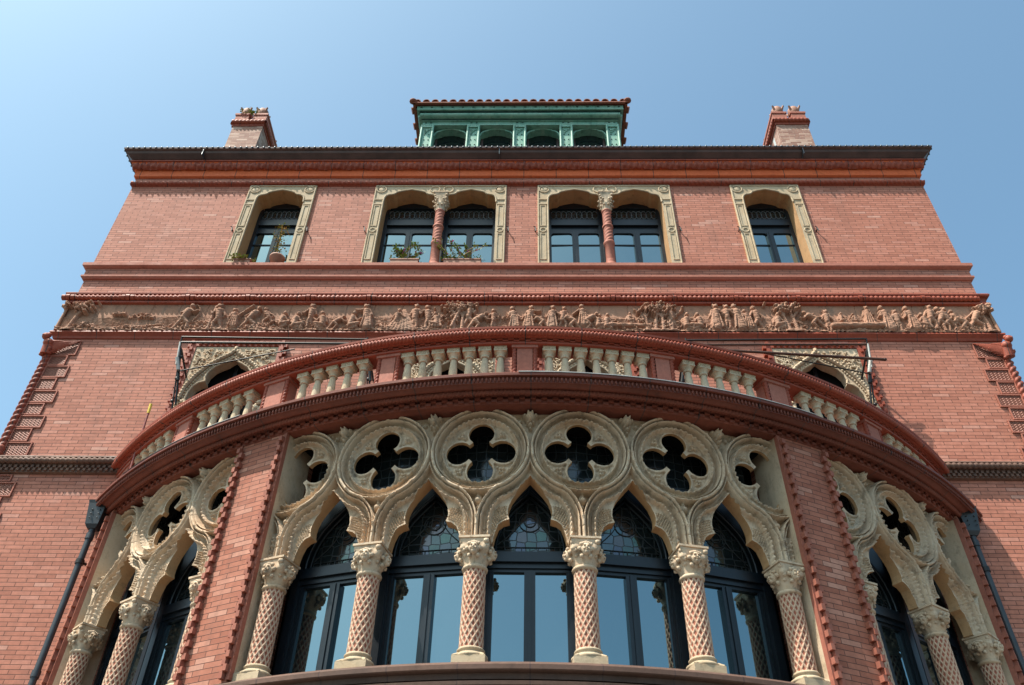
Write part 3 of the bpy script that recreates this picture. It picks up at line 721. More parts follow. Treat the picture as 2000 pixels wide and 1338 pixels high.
def leafy_capital(mb, rn, half, z0, z1, m=0, seed=0, face=False, abacus=True, n=60, x=0, y=0):
    """bell that grows from a round neck to a square top, with two ranks of leaves and corner scrolls"""
    nzs = 26; zt = z1-.05 if abacus else z1; P = []
    for i in range(nzs+1):
        v = i/nzs; row = []
        for k in range(n):
            t = 2*math.pi*k/n; c_, s_ = math.cos(t), math.sin(t)
            sq = half*.93/max(abs(c_), abs(s_)); sq = min(sq, half*1.22)
            r = rn*(1+.25*v)*(1-v**2.2)+sq*v**2.2
            leaf1 = max(0, math.cos(4*t+math.pi*0))**.7*math.exp(-((v-.34)/.16)**2)
            leaf2 = max(0, math.cos(4*t+math.pi))**.7*math.exp(-((v-.68)/.17)**2)
            vein = .34*abs(math.sin(16*t+6*v))+.24*math.sin(9*t+v*17+seed)*math.sin(23*v+5*t)
            r += rn*(.24*leaf1*(1+.6*vein)+.28*leaf2*(1+.6*vein)+.07*vein*min(1, v*5))
            row.append((x+r*c_, y+r*s_, z0+(zt-z0)*v))
        P.append(row)
    mb.grid(np.array(P), m, True, wrap=True)
    h_ = z1-z0
    rr = random.Random(seed)
    for k in range(4):                                  # corner scrolls
        t = math.pi/4+k*math.pi/2
        for q in range(4): mb.ball((x+half*(1.18-.10*q)*math.cos(t)+rr.uniform(-.1, .1)*half, y+half*(1.18-.1*q)*math.sin(t)+rr.uniform(-.1, .1)*half, z0+h_*(.80-.15*q)), half*(.21-.02*q), 7, m, (1, 1, .9))
        t2 = k*math.pi/2
        for q in (-1, 1):
            mb.ball((x+half*1.0*math.cos(t2)-q*half*.42*math.sin(t2), y+half*1.0*math.sin(t2)+q*half*.42*math.cos(t2), z0+h_*.52), half*.17, 6, m)
            mb.ball((x+rn*1.32*math.cos(t2)-q*half*.28*math.sin(t2), y+rn*1.32*math.sin(t2)+q*half*.28*math.cos(t2), z0+h_*.27), half*.16, 6, m)
    if face:
        for t2 in (-math.pi/2, 0, math.pi, math.pi/2):
            ox, oy = math.cos(t2), math.sin(t2); tx, ty = -oy, ox
            def B_(a_, d_, z, r, sc=(1, 1, 1)): mb.ball((x+ox*d_+tx*a_, y+oy*d_+ty*a_, z), r, 9, m, sc)
            d0 = half*1.02; zf = z0+h_*.50; s1 = half*.36
            B_(0, d0, zf, s1, (.95, .95, 1.3)); B_(0, d0+s1*.55, zf-s1*.72, s1*.42)                       # skull, chin
            B_(0, d0+s1*.98, zf-s1*.08, s1*.19, (1, 1, 1.7)); B_(0, d0+s1*.86, zf-s1*.50, s1*.20, (1.3, 1.3, .55))   # nose, mouth
            for q in (-1, 1):
                B_(q*s1*.36, d0+s1*.80, zf+s1*.40, s1*.22, (1.2, 1.2, .6)); B_(q*s1*.42, d0+s1*.72, zf-s1*.22, s1*.24)
                B_(q*s1*.85, d0+s1*.1, zf+s1*.1, s1*.30, (.8, .8, 2.2))
            for q in range(7): B_(s1*(-.9+.3*q), d0+s1*.25, zf+s1*(1.15-.3*abs(q-3)/3), s1*.34)
    if abacus:
        a1, a2 = half*1.03, half*.94
        mb.box(x-a1, x+a1, y-a1, y+a1, z1-.022, z1, m); mb.box(x-a2, x+a2, y-a2, y+a2, z1-.052, z1-.022, m)

def sash(parent, x0, x1, mull=True, leaded_z=(12.335, 12.64), zg=(10.76, 11.955), bar=11.64, seed=0):
    """dark frame with mullion, leaded top light and two casements"""
    y0, y1 = .30, .36
    mb = MB(); jw = .065
    mb.box(x0-.08, x0+jw, y0, y1+.03, 10.72, 12.85); mb.box(x1-jw, x1+.08, y0, y1+.03, 10.72, 12.85)
    mb.box(x0+jw, x1-jw, y0+.004, y1+.03, leaded_z[1], 12.85); mb.box(x0+jw, x1-jw, y0-.03, y1+.03, 12.13, leaded_z[0]-.05)
    mb.box(x0+jw, x1-jw, y0+.002, y1+.03, leaded_z[0]-.05, leaded_z[0]); mb.box(x0+jw, x1-jw, y0+.02, y1+.03, zg[1], 12.13); mb.box(x0+jw, x1-jw, y0, y1+.03, 10.72, zg[0])
    xm = (x0+x1)/2
    mb.box(xm-.057, xm+.057, y0-.006, y1+.03, zg[0], zg[1]); mb.box(xm-.02, xm+.02, y0-.018, y0-.006, zg[0], zg[1])
    for xa, xb in ((x0+jw, xm-.057), (xm+.057, x1-jw)):
        mb.box(xa, xb, y0+.03, y0+.05, bar-.011, bar+.011)
        for xe, d in ((xa, 1), (xb, -1)):         # rounded upper corners of the casement
            mb.add([(xe, y0+.02, zg[1]), (xe+d*.05, y0+.02, zg[1]), (xe+d*.015, y0+.02, zg[1]-.015), (xe, y0+.02, zg[1]-.05)], [(0, 1, 2, 3)])
    n = 9; w_ = (x1-x0-2*jw)                       # looping cames of the top light
    for k in range(n):
        xc = x0+jw+w_*(k+.5)/n; pr = None
        for q in range(13):
            t = 2*math.pi*q/12; pt = (xc+w_/n*.56*math.cos(t), y0+.035, sum(leaded_z)/2+.11*math.sin(t))
            if pr and x0+jw < pt[0] < x1-jw and x0+jw < pr[0] < x1-jw: mb.bar(pr, pt, .006, 5, 1)
            pr = pt
    f = mb.build('frame', ['navy', 'lead'], parent)
    mb = MB(); mb.add([(x0, y0+.045, leaded_z[0]-.02), (x1, y0+.045, leaded_z[0]-.02), (x1, y0+.045, leaded_z[1]+.02), (x0, y0+.045, leaded_z[1]+.02)], [(0, 1, 2, 3)]); mb.build('leaded_light', 'leaded', parent)
    for xa, xb in ((x0+jw, xm-.057), (xm+.057, x1-jw)):
        rr = random.Random(seed+int(xa*100)); t = rr.uniform(-.004, .004)
        mb = MB(); mb.add([(xa-.01, y0+.045+t, 10.73), (xb+.01, y0+.045-t, 10.73), (xb+.01, y0+.047-t, zg[1]+.02), (xa-.01, y0+.047+t, zg[1]+.02)], [(0, 1, 2, 3)]); mb.build('pane', 'glass', parent)
for a_, b_ in SINGLE:
    mb = MB(); o0, o1 = a_+.185, b_-.185
    surround(mb, (a_, b_), [(o0, o1)])
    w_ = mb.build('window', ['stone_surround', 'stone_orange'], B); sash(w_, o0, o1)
for a_, b_ in DOUBLE:
    mb = MB(); xm = (a_+b_)/2+.02; o = [(a_+.19, xm-.07), (xm+.07, b_-.19)]
    surround(mb, (a_, b_), o)
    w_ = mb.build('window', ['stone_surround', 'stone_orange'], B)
    for o0, o1 in o: sash(w_, o0, o1)
    mb = MB(); mb.box(xm-.07, xm+.07, .27, .36, 10.72, 12.5); mb.build('centre_post', 'navy', w_)
    mb = MB()
    mb.lathe([(.11, 10.72), (.11, 10.75), (.095, 10.78), (.075, 10.80), (.092, 10.83), (.076, 10.86), (.080, 10.88), (.080, 11.28), (.1, 11.30), (.1, 11.34), (.078, 11.36)], xm, .03, 18)
    line_rope(mb, (xm, .03, 11.36), (xm, .03, 11.74), .080, .085, 4, .01, 20, 0, .18); line_rope(mb, (xm, .03, 11.79), (xm, .03, 12.18), .077, .085, 4, .01, 20, 0, .18)
    mb.lathe([(.075, 11.73), (.098, 11.745), (.098, 11.785), (.075, 11.80)], xm, .03, 18); mb.lathe([(.07, 12.16), (.092, 12.18), (.092, 12.205), (.075, 12.22)], xm, .03, 18)
    leafy_capital(mb, .075, .135, 12.20, 12.66, 1, int(xm*10), n=48, x=xm, y=.03)
    mb.build('colonnette', ['tc_pale', 'stone'], w_)

# ------------------------------------------------------------------ arched windows behind the balcony
def trefoil(c_):
    L = [(-.56, 6.15), (-.56, 7.72), (-.545, 7.88), (-.50, 8.00), (-.43, 8.07), (-.34, 8.10), (-.36, 8.17), (-.34, 8.27), (-.27, 8.375), (-.17, 8.445), (-.09, 8.49), (0, 8.58)]
    return [(c_+x, z) for x, z in L]+[(c_-x, z) for x, z in L[-2::-1]]
for c_ in ARCH_C:
    mb = MB(); h_ = .66
    op = trefoil(c_); poly = [(c_-h_, 6.15), (c_-h_, 8.80), (c_+h_, 8.80), (c_+h_, 6.15)]+op[::-1]
    mb.poly_prism(poly, lambda x, z: (x, -.035, z), lambda x, z: (x, .13, z))
    up = [(c_-.65, 7.72), (c_-.61, 7.98), (c_-.51, 8.20), (c_-.37, 8.40), (c_-.2, 8.545), (c_-.08, 8.63), (c_, 8.73)]
    up = up+[(2*c_-x, z) for x, z in up[-2::-1]]
    rr = random.Random(int(c_*10))
    for p, q in zip(up, up[1:]):
        L_ = math.hypot(q[0]-p[0], q[1]-p[1]); n = max(1, int(L_/.045))
        mb.bar((p[0], -.055, p[1]), (q[0], -.055, q[1]), .030, 7)
        for k in range(n):
            x, z = p[0]+(q[0]-p[0])*k/n, p[1]+(q[1]-p[1])*k/n; mb.ball((x, -.075, z), .024, 6); 
            sx = -1 if x < c_ else 1; mb.ball((x-sx*.045, -.05, z-.05), .018, 6)
    for p, q in zip(op[1:], op[2:-1]): mb.bar((p[0], -.04, p[1]), (q[0], -.04, q[1]), .018, 6)
    for k in range(420):                             # scrolling leaves in the spandrels
        x, z = c_+rr.uniform(-.62, .62), rr.uniform(7.9, 8.72); lim = np.interp(abs(x-c_), [0, .08, .2, .36, .5, .6, .66], [8.73, 8.65, 8.56, 8.42, 8.22, 8.02, 7.75])
        if z < lim+.05: continue
        t = rr.uniform(0, 6.28); l_ = rr.uniform(.03, .08); bend = rr.uniform(-1, 1)
        pr = (x, -.045, z)
        for q in range(3):
            t += bend*.7; nx = (pr[0]+l_*.5*math.cos(t), -.055, pr[2]+l_*.5*math.sin(t)*.8)
            if abs(nx[0]-c_) < .63 and nx[2] < 8.74: mb.bar(pr, nx, .016-.003*q, 5)
            pr = nx
    mb.ball((c_, -.06, 8.75), .035, 7, 0, (1, 1, 1.3))
    for s_ in (-1, 1):
        for k in range(26):
            mb.ball((c_+s_*(.60+rr.uniform(-.07, .07)), -.05+rr.uniform(-.04, .02), 7.60+rr.uniform(-.13, .13)), rr.uniform(.02, .045), 6)
    w_ = mb.build('arched_window', 'stone_light', B)
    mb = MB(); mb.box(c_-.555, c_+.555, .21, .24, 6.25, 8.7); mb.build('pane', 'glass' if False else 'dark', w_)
    mb = MB(); mb.box(c_-.555, c_-.52, .16, .205, 6.15, 8.7); mb.box(c_+.52, c_+.555, .16, .205, 6.15, 8.7); mb.box(c_-.03, c_+.03, .16, .205, 6.15, 8.7); mb.box(c_-.515, c_-.035, .17, .20, 8.02, 8.07); mb.box(c_+.035, c_+.515, .17, .20, 8.02, 8.07); mb.build('frame', 'navy', w_)
    mb = MB()
    for s_ in (-1, 1):
        mb.box(c_+s_*.70-.042, c_+s_*.70+.042, -.05, .05, 6.15, 8.905)
        for k in range(40):
            z = 6.2+k*.068; 
            if k % 2 == 0: mb.box(c_+s_*.765-.025, c_+s_*.765+.025, -.062, .02, z, z+.058)
            else: mb.box(c_+s_*.72-.022, c_+s_*.72+.022, -.075, -.05, z, z+.058)
    mb.box(c_-.658, c_+.658, -.05, .05, 8.81, 8.905)
    for k in range(14):
        x = c_-.62+k*.092
        mb.box(x, x+.046, -.075, -.05, 8.83, 8.87); mb.box(x+.046, x+.09, -.065, -.05, 8.865, 8.90)
    mb.build('toothed_trim', 'tc', w_)
# iron shutter hooks beside the top windows
for x in (-5.245, -3.885, -2.845, -.265, .222, 2.81, 3.852, 5.225):
    mb = MB(); mb.bar((x, .0, 11.63), (x, -.07, 11.63), .012, 6); mb.bar((x, -.065, 11.67), (x+.012, -.07, 11.56), .011, 6); mb.bar((x, -.065, 11.665), (x-.03, -.075, 11.685), .009, 6); mb.build('shutter_hook', 'iron', B)

# ------------------------------------------------------------------ bowed bay: walls, sill, cornice, terrace
D = math.radians
COLS = [-21.75, -13.05, -4.35, 4.35, 13.05, 21.75]; SIDE = [29.4, 38.5, 47.6]
ALLC = [-p for p in SIDE[::-1]]+COLS+SIDE
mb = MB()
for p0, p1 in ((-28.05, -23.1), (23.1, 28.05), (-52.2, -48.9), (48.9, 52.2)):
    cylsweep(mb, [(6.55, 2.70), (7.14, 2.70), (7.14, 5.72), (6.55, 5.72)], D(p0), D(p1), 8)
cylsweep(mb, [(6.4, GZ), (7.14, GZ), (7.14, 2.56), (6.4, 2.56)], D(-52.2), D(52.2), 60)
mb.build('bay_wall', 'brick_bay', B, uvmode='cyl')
mb = MB(); cylsweep(mb, [(6.2, 2.70), (7.135, 2.70), (7.14, 2.748), (7.19, 2.757), (7.20, 2.765), (7.20, 2.805), (7.19, 2.815), (7.11, 2.858), (6.2, 2.862)], D(-52.2), D(52.2), 80)
cylsweep(mb, [(7.10, 2.56), (7.15, 2.56), (7.155, 2.62), (7.175, 2.64), (7.178, 2.672), (7.10, 2.695)], D(-52.2), D(52.2), 80)
for k in range(150):
    p = D(-50+100*k/149); cylbox(mb, p-.0035, p+.0035, 7.13, 7.17, 2.57, 2.615)
mb.build('bay_sill', 'tc_sill', B, uvmode='cyl')
# toothed quoins along every opening edge
for edge, d in ((-23.1, 1), (23.1, -1), (-28.05, -1), (28.05, 1), (-48.9, 1), (48.9, -1)):
    mb = MB(); pe = D(edge); w_ = .032/7.1
    lo, hi = sorted((pe-d*.2*w_, pe+d*w_))
    cylsweep(mb, [(7.10, 2.865), (7.155, 2.865), (7.155, 5.66), (7.10, 5.66)], lo, hi, 1, 0)
    cylsweep(mb, [(6.66, 2.865), (7.10, 2.865), (7.10, 5.66), (6.66, 5.66)], lo, hi, 1, 1)
    z = 2.87; k = 0
    while z < 5.60:
        t = .062; q = pe-d*(.0 if k % 2 else .034)/7.1
        lo, hi = sorted((q-d*.030/7.1, q+d*.012/7.1)); cylbox(mb, lo, hi, 7.12, 7.195 if k % 2 == 0 else 7.205, z, z+t)
        z += t+.003; k += 1
    mb.build('toothed_quoin', ['tc_teeth', 'stone_light'], B, uvmode='cyl')
# cornice of the bay
FLK[0] = 0.40
mb = MB(); p0, p1 = D(-52.5), D(52.5); NS = 100
cylsweep(mb, [(6.6, 5.66), (7.15, 5.66), (7.16, 5.675), (7.155, 5.74), (7.21, 5.745), (7.22, 5.765), (7.30, 5.768), (7.335, 5.785), (7.36, 5.80), (7.37, 5.80), (7.375, 5.765), (7.392, 5.765), (7.392, 5.832), (7.435, 5.836), (7.438, 5.868), (7.42, 5.885), (6.6, 5.90)], p0, p1, NS)
n = 108
for k in range(n):
    pa, pb, pc = [p0+(p1-p0)*(k+q)/n for q in (0, .5, 1)]
    cylbox(mb, pa, pb, 7.14, 7.192, 5.705, 5.742); cylbox(mb, pb, pc, 7.14, 7.182, 5.668, 5.704)
cyl_rope(mb, 7.245, 5.748, .032, p0, p1, .042, 2, .007, 8, 0, None, .4)
for k in range(300):
    p = p0+(p1-p0)*(k+.5)/300; mb.ball(cyl(p, 7.402, 5.800), .0185, 6, 0, (.85, 1, 1.75))
mb.build('bay_cornice', 'tc_deep', B, uvmode='cyl')
for pa, pb in ((-1, 26), (-44, -27)):
    mb = MB(); cylsweep(mb, [(6.95, 5.902), (7.425, 5.888), (7.44, 5.875), (7.442, 5.87), (7.445, 5.872), (7.43, 5.896), (6.95, 5.908)], D(pa), D(pb), 24); mb.build('lead_flashing', 'lead', B, uvmode='cyl')
mb = MB(); cylsweep(mb, [(4.55, 5.80), (6.7, 5.80), (6.7, 5.93), (4.55, 5.93)], D(-50), D(50), 40); mb.build('terrace', 'roof', B)

# ------------------------------------------------------------------ balustrade
FLK[0] = 0.0
mb = MB(); p0, p1 = D(-52.8), D(52.8)
cylsweep(mb, [(7.04, 6.425), (7.285, 6.425), (7.29, 6.445), (7.275, 6.452), (7.275, 6.49), (7.325, 6.495), (7.34, 6.51), (7.345, 6.56), (7.385, 6.568), (7.39, 6.595), (7.33, 6.625), (7.04, 6.63)], p0, p1, NS, 0, True, XB)
cyl_rope(mb, 7.352, 6.530, .038, p0, p1, .042, 2, .007, 8, 0, XB, .4)
n = 105
for k in range(n):
    pa, pb, pc = [p0+(p1-p0)*(k+q)/n for q in (0, .5, 1)]
    cylbox(mb, pa, pb, 7.26, 7.303, 6.472, 6.490, 0, XB); cylbox(mb, pb, pc, 7.26, 7.297, 6.453, 6.470, 0, XB)
rail = mb.build('balustrade', 'tc', B, uvmode='cyl', cx=XB)
mb = MB(); cylsweep(mb, [(7.02, 5.90), (7.33, 5.90), (7.33, 5.925), (7.29, 5.945), (7.02, 5.945)], p0, p1, NS, 0, True, XB); mb.build('base_rail', 'tc_pale', rail, uvmode='cyl', cx=XB)
def baluster_mesh():
    mb = MB(); z0, z1 = 5.945, 6.425
    mb.box(-.062, .062, -.062, .062, z0, z0+.03); mb.lathe([(.058, z0+.03), (.062, z0+.04), (.058, z0+.055), (.048, z0+.065)], 0, 0, 20)
    S = np.linspace(z0+.06, z1-.135, 44); n = 42; P = []
    for z in S:
        u = (z-S[0])/(S[-1]-S[0]); r = .045+.006*math.sin(math.pi*min(1, u*1.15))-.010*u
        P.append([((r*(1+.085*(abs(math.sin(7*(2*math.pi*k/n)+z*38))-.6)))*math.cos(2*math.pi*k/n), (r*(1+.085*(abs(math.sin(7*(2*math.pi*k/n)+z*38))-.6)))*math.sin(2*math.pi*k/n), z) for k in range(n)])
    mb.grid(np.array(P), 0, True, wrap=True)
    mb.lathe([(.040, z1-.14), (.052, z1-.135), (.054, z1-.125), (.046, z1-.115), (.047, z1-.105), (.055, z1-.09), (.068, z1-.072), (.070, z1-.068)], 0, 0, 20)
    mb.box(-.070, .070, -.070, .070, z1-.068, z1); 
    for k in range(5):
        x = -.052+.026*k
        mb.ball((x, -.070, z1-.034), .011, 6); mb.ball((-.070, x, z1-.034), .011, 6); mb.ball((.070, x, z1-.034), .011, 6)
    mb.box(-.073, .073, -.073, .073, z1-.016, z1-.001); mb.box(-.073, .073, -.073, .073, z1-.066, z1-.055)
    return mb
BAL = []
for s_ in (-1, 1):
    BAL += [s_*(2.2+1.43*k) for k in range(7)]+[s_*(15.15+1.57*k) for k in range(5)]+[s_*(27.8+1.62*k) for k in range(5)]+[s_*(40.1+1.63*k) for k in range(5)]
bal0 = None
for p in BAL:
    if bal0 is None: o = bal0 = baluster_mesh().build('baluster', 'baluster', rail)
    else: o = dup(bal0)
    o.location = Vector(cyl(D(p), 7.175, 0, XB)); o.rotation_euler = (0, 0, D(p))
for pc, hw in ((0, 1.18), (12.55, 1.15), (-12.55, 1.15), (24.3, 1.45), (-24.3, 1.45), (36.9, 1.35), (-36.9, 1.35), (49.8, 2.1), (-49.8, 2.1)):
    mb = MB(); a_, b_ = D(pc-hw), D(pc+hw)
    cylsweep(mb, [(7.05, 5.945), (7.26, 5.945), (7.26, 6.00), (7.05, 6.00)], a_, b_, 4, 0, True, XB)
    cylsweep(mb, [(7.05, 6.385), (7.265, 6.385), (7.265, 6.425), (7.05, 6.425)], a_, b_, 4, 0, True, XB)
    cylsweep(mb, [(7.05, 6.00), (7.215, 6.00), (7.215, 6.385), (7.05, 6.385)], a_+.003, b_-.003, 4, 0, True, XB)
    cylsweep(mb, [(7.20, 6.00), (7.243, 6.00), (7.243, 6.385), (7.20, 6.385)], a_+.0085, b_-.0085, 3, 0, True, XB)
    for e in (a_+.0045, b_-.0045):
        q = cyl(e, 7.225, 0, XB); line_rope(mb, (q[0], q[1], 6.02), (q[0], q[1], 6.37), .026, .05, 2, .009, 8, 1, .55)
        mb.ball((q[0], q[1], 6.005), .032, 8, 1, (1, 1, .6)); mb.ball((q[0], q[1], 6.38), .032, 8, 1, (1, 1, .6))
    mb.build('pedestal', ['tc_pale', 'tc'], rail, uvmode='cyl', cx=XB)

# ------------------------------------------------------------------ tracery panels
FLK[0] = 1.0
RT = 7.045; PITCH = D(8.7)*RT; ZC = 5.168; HP = PITCH/2
INTR = [(x, z+(.04 if z > 4.2 else .02)) for x, z in [(.150, 3.95), (.160, 4.05), (.168, 4.12), (.184, 4.19), (.215, 4.25), (.262, 4.288), (.326, 4.305), (.312, 4.345), (.307, 4.40), (.317, 4.46), (.346, 4.54), (.394, 4.615), (.462, 4.70), (HP, 4.785)]]
UC = [(0, 3.9), (0, 4.30), (.004, 4.37), (.011, 4.42), (.032, 4.484), (.071, 4.568), (.126, 4.640), (.19, 4.692)]
UC += [(.515*math.sin(t), ZC-.515*math.cos(t)) for t in np.linspace(math.asin(.19/.515)+.08, math.pi/2, 10)]
def seg_dist(X, Z, pts):
    d = np.full(X.shape, 9.0); arc = np.zeros(X.shape); acc = 0
    for p, q in zip(pts, pts[1:]):
        dx, dz = q[0]-p[0], q[1]-p[1]; L2 = dx*dx+dz*dz; t = np.clip(((X-p[0])*dx+(Z-p[1])*dz)/L2, 0, 1)
        dd = np.hypot(X-p[0]-t*dx, Z-p[1]-t*dz); mk = dd < d
        d = np.where(mk, dd, d); arc = np.where(mk, acc+t*math.sqrt(L2), arc); acc += math.sqrt(L2)
    return d, arc
def in_poly(X, Z, pts):
    r = np.zeros(X.shape, bool); n = len(pts)
    for k in range(n):
        (x1, z1), (x2, z2) = pts[k], pts[(k+1) % n]
        if z1 == z2: continue
        c_ = ((z1 > Z) != (z2 > Z)) & (X < (x2-x1)*(Z-z1)/(z2-z1)+x1); r ^= c_
    return r
FULL = INTR+[(PITCH-x, z) for x, z in INTR[-2::-1]]
PT = [-.01, 0, .004, .014, .024, .031, .035, .043, .046, .052, .058, .062, .072, .086, .099, .108, .113, .117, .130, .143, .148, .5]
PD = [-.12, -.06, -.018, .014, .006, -.024, -.066, -.066, -.022, .000, -.022, -.062, -.118, -.134, -.108, -.070, -.092, -.056, -.026, -.056, -.096, -.058]
def trace_fields(U, Z):
    x = np.mod(U+HP, PITCH)-HP; ax = np.abs(x)
    pd, _ = seg_dist(ax, Z, FULL); ins = in_poly(ax, Z, FULL+[(PITCH-.15, 3.0), (.15, 3.0)])
    s_arch = np.where(ins, -pd, pd)
    zq = ZC-.004; qx, qz = ax, np.abs(Z-zq); lobe = np.minimum(np.hypot(qx-.237, qz), np.hypot(qx, qz-.237))-.141
    s_q = np.minimum(lobe, (qx+qz-.212)/1.414)
    solid = np.minimum(s_arch, s_q)
    r = np.hypot(ax, Z-ZC); ang = np.arctan2(ax, Z-ZC)
    tr = .535-r; dr = np.where(tr > 0, np.interp(tr, PT, PD), -.2)
    rope_r = np.where((tr > .114) & (tr < .146), 0.011*np.sin(ang*42+tr*90), 0)
    du, arc = seg_dist(ax, Z, UC)
    ux = np.interp(Z, [p[1] for p in UC[1:8]], [p[0] for p in UC[1:8]])
    spl = (Z > 4.36) & (Z < 4.72) & (ax < ux) & (r > .525)
    low = (Z < ZC) & (r > .50) & ~spl
    db = np.where(low, np.interp(du+.012, PT, PD), -.2)
    rope_b = np.where(low & (du > .102) & (du < .134), 0.011*np.sin(arc*105+du*90), 0)
    d = np.maximum(dr+rope_r, db+rope_b)
    # ties wrapped round the rolls
    tie = np.exp(-((np.mod(ang+.39, .785)-.39)/.035)**2)*((tr > 0) & (tr < .07))+np.exp(-((np.mod(arc, .30)-.15)/.02)**2)*(low & (du < .055))
    d += .016*np.minimum(tie, 1)*(.6+.4*np.sin(Z*300+ax*220))
    # background of the small spandrels, with bosses
    bgd = np.full(x.shape, -.115)
    def ball(cx_, cz_, rad, hgt): 
        q = ((ax-cx_)**2+(Z-cz_)**2)/(rad*rad); return np.where(q < 1, -.115+1.15*hgt*np.sqrt(np.maximum(0, 1-q)), -.2)
    for cx_, cz_, rad, hg in ((0, 4.555, .048, .09), (0, 4.618, .03, .06), (0, 4.60, .02, .075), (.025, 4.59, .018, .06), (0, 4.49, .026, .05), (0, 4.45, .018, .04)): bgd = np.maximum(bgd, ball(cx_, cz_, rad, hg))
    for cx_, cz_, rad, hg in ((HP, 5.60, .06, .12), (HP-.022, 5.625, .018, .135), (HP, 5.595, .018, .14), (HP, 5.555, .03, .12), (HP, 5.50, .028, .08), (HP, 5.455, .02, .06), (HP-.06, 5.62, .03, .08), (HP-.03, 5.525, .02, .08), (.30, 5.62, .025, .04), (.36, 5.60, .02, .04), (.42, 5.56, .024, .04)): bgd = np.maximum(bgd, ball(cx_, cz_, rad, hg))
    top = np.interp(Z, [5.62, 5.63, 5.645, 5.66, 5.665, 5.68, 5.70], [-.2, -.10, -.085, -.10, -.06, -.05, -.05]); bgd = np.maximum(bgd, top)
    d = np.maximum(d, bgd)
    # sunk, foliated triangles between the lobes and inside the cusps
    wob = np.sin(U*61+Z*47)*np.sin(U*83-Z*71)
    tri = (r < .376) & (lobe > .022) & (qx+qz > .30)
    c1 = np.maximum.reduce([np.where(((qx-a_)**2+(qz-b_)**2) < rr*rr, np.sqrt(np.maximum(0, rr*rr-(qx-a_)**2-(qz-b_)**2)), 0) for a_, b_, rr in ((.215, .215, .020), (.250, .212, .019), (.212, .250, .019), (.240, .242, .015), (.19, .19, .014))])
    d = np.where(tri, -.112+c1*2.2+.004*wob, d)
    cusp = low & (du > .150) & (s_arch > .016) & (Z > 4.16) & (Z < 4.50)
    d = np.where(cusp, -.112+.036*np.abs(np.sin(ax*110+Z*60)*np.sin(Z*120-ax*50))+.010, d)
    d += .0022*np.sin(U*37+Z*29)*np.sin(U*53-Z*41)
    for ph in np.arange(.39, 3.2, .785): d -= np.where((np.abs(ang-ph) < .008) & (tr > 0), .012, 0)
    jn = low & ((np.abs(arc-.345) < .005) | (np.abs(arc-.62) < .005)); d -= np.where(jn, .014, 0)
    return solid, d
def tracery(ph0, ph1, phc, step=.0048, K=1.0):
    u0, u1 = (D(ph0)-D(phc))*RT*K, (D(ph1)-D(phc))*RT*K
    us = np.linspace(u0, u1, int((u1-u0)/step)+1); zs_ = np.linspace(4.098, 5.70, int(1.602/step)+1)
    U, Z = np.meshgrid(us, zs_, indexing='ij'); S, Dp = trace_fields(U, Z)
    # half roundels at both ends: no stray cusp tips beyond the cut
    xl = np.mod(U+HP, PITCH)-HP; rl = np.hypot(xl, Z-ZC)
    cut = (rl < .30) & (((U > u1-.22) & (xl > .055)) | ((U < u0+.22) & (xl < -.055))); S = np.where(cut, np.minimum(S, -.05), S)
    # pull grid points near an edge onto it for a clean outline
    hh = us[1]-us[0]; gu, gz = np.gradient(S, hh, zs_[1]-zs_[0]); g = np.maximum(np.hypot(gu, gz), .3)
    mv = (np.abs(S) < .75*hh)
    U2 = np.where(mv, U-S*gu/g**2, U); Z2 = np.where(mv, Z-S*gz/g**2, Z); Z2 = np.clip(Z2, 4.098, 5.70); U2 = np.clip(U2, u0, u1)
    ok = (S > -.76*hh)
    keep = ok[:-1, :-1] & ok[1:, :-1] & ok[1:, 1:] & ok[:-1, 1:]
    keep &= ((S[:-1, :-1]+S[1:, :-1]+S[1:, 1:]+S[:-1, 1:]) > 0)
    na, nb = U.shape; idx = np.arange(na*nb).reshape(na, nb)
    Q = np.stack([idx[:-1, :-1], idx[1:, :-1], idx[1:, 1:], idx[:-1, 1:]], -1)[keep]
    ph = D(phc)+U2/(RT*K); FL = 0.33*np.maximum(0, np.abs(ph)-0.48)
    def mapR(Rr): return np.stack([X0+(Rr+FL)*np.sin(ph), YC-(Rr+FL)*np.cos(ph), Z2], -1).reshape(-1, 3)
    F_ = mapR(RT+Dp); N = na*nb; rq = np.hypot(np.abs(np.mod(U+HP, PITCH)-HP), Z-ZC); Bk = mapR(RT-.205+.072*np.clip((.44-rq)/.03, 0, 1))
    e = np.concatenate([Q[:, [0, 1]], Q[:, [1, 2]], Q[:, [2, 3]], Q[:, [3, 0]]]); key = np.sort(e, 1); kk = key[:, 0]*N+key[:, 1]
    un, inv, cnt = np.unique(kk, return_inverse=True, return_counts=True); be = e[cnt[inv] == 1]
    W1 = np.stack([be[:, 1], be[:, 0], be[:, 0]+N, be[:, 1]+N], -1)
    allq = np.concatenate([Q, W1, Q[:, ::-1]+N]); V = np.concatenate([F_, Bk])
    # own vertices for the reveals so the front edge stays crisp
    V = np.concatenate([V, F_, Bk]); W1o = np.where(W1 < N, W1+2*N, W1+2*N); allq = np.concatenate([Q, W1o, Q[:, ::-1]+N])
    used = np.unique(allq); remap = np.zeros(len(V), int); remap[used] = np.arange(len(used)); allq = remap[allq]; V = V[used]
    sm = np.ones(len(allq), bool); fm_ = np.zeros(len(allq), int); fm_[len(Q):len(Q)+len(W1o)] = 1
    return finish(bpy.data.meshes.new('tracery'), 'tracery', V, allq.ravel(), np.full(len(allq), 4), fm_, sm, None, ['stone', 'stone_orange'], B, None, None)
tracery(-22.85, 22.85, 4.35); tracery(-48.8, -28.4, -38.5, K=8.7/9.1); tracery(28.4, 48.8, 38.5, K=8.7/9.1)

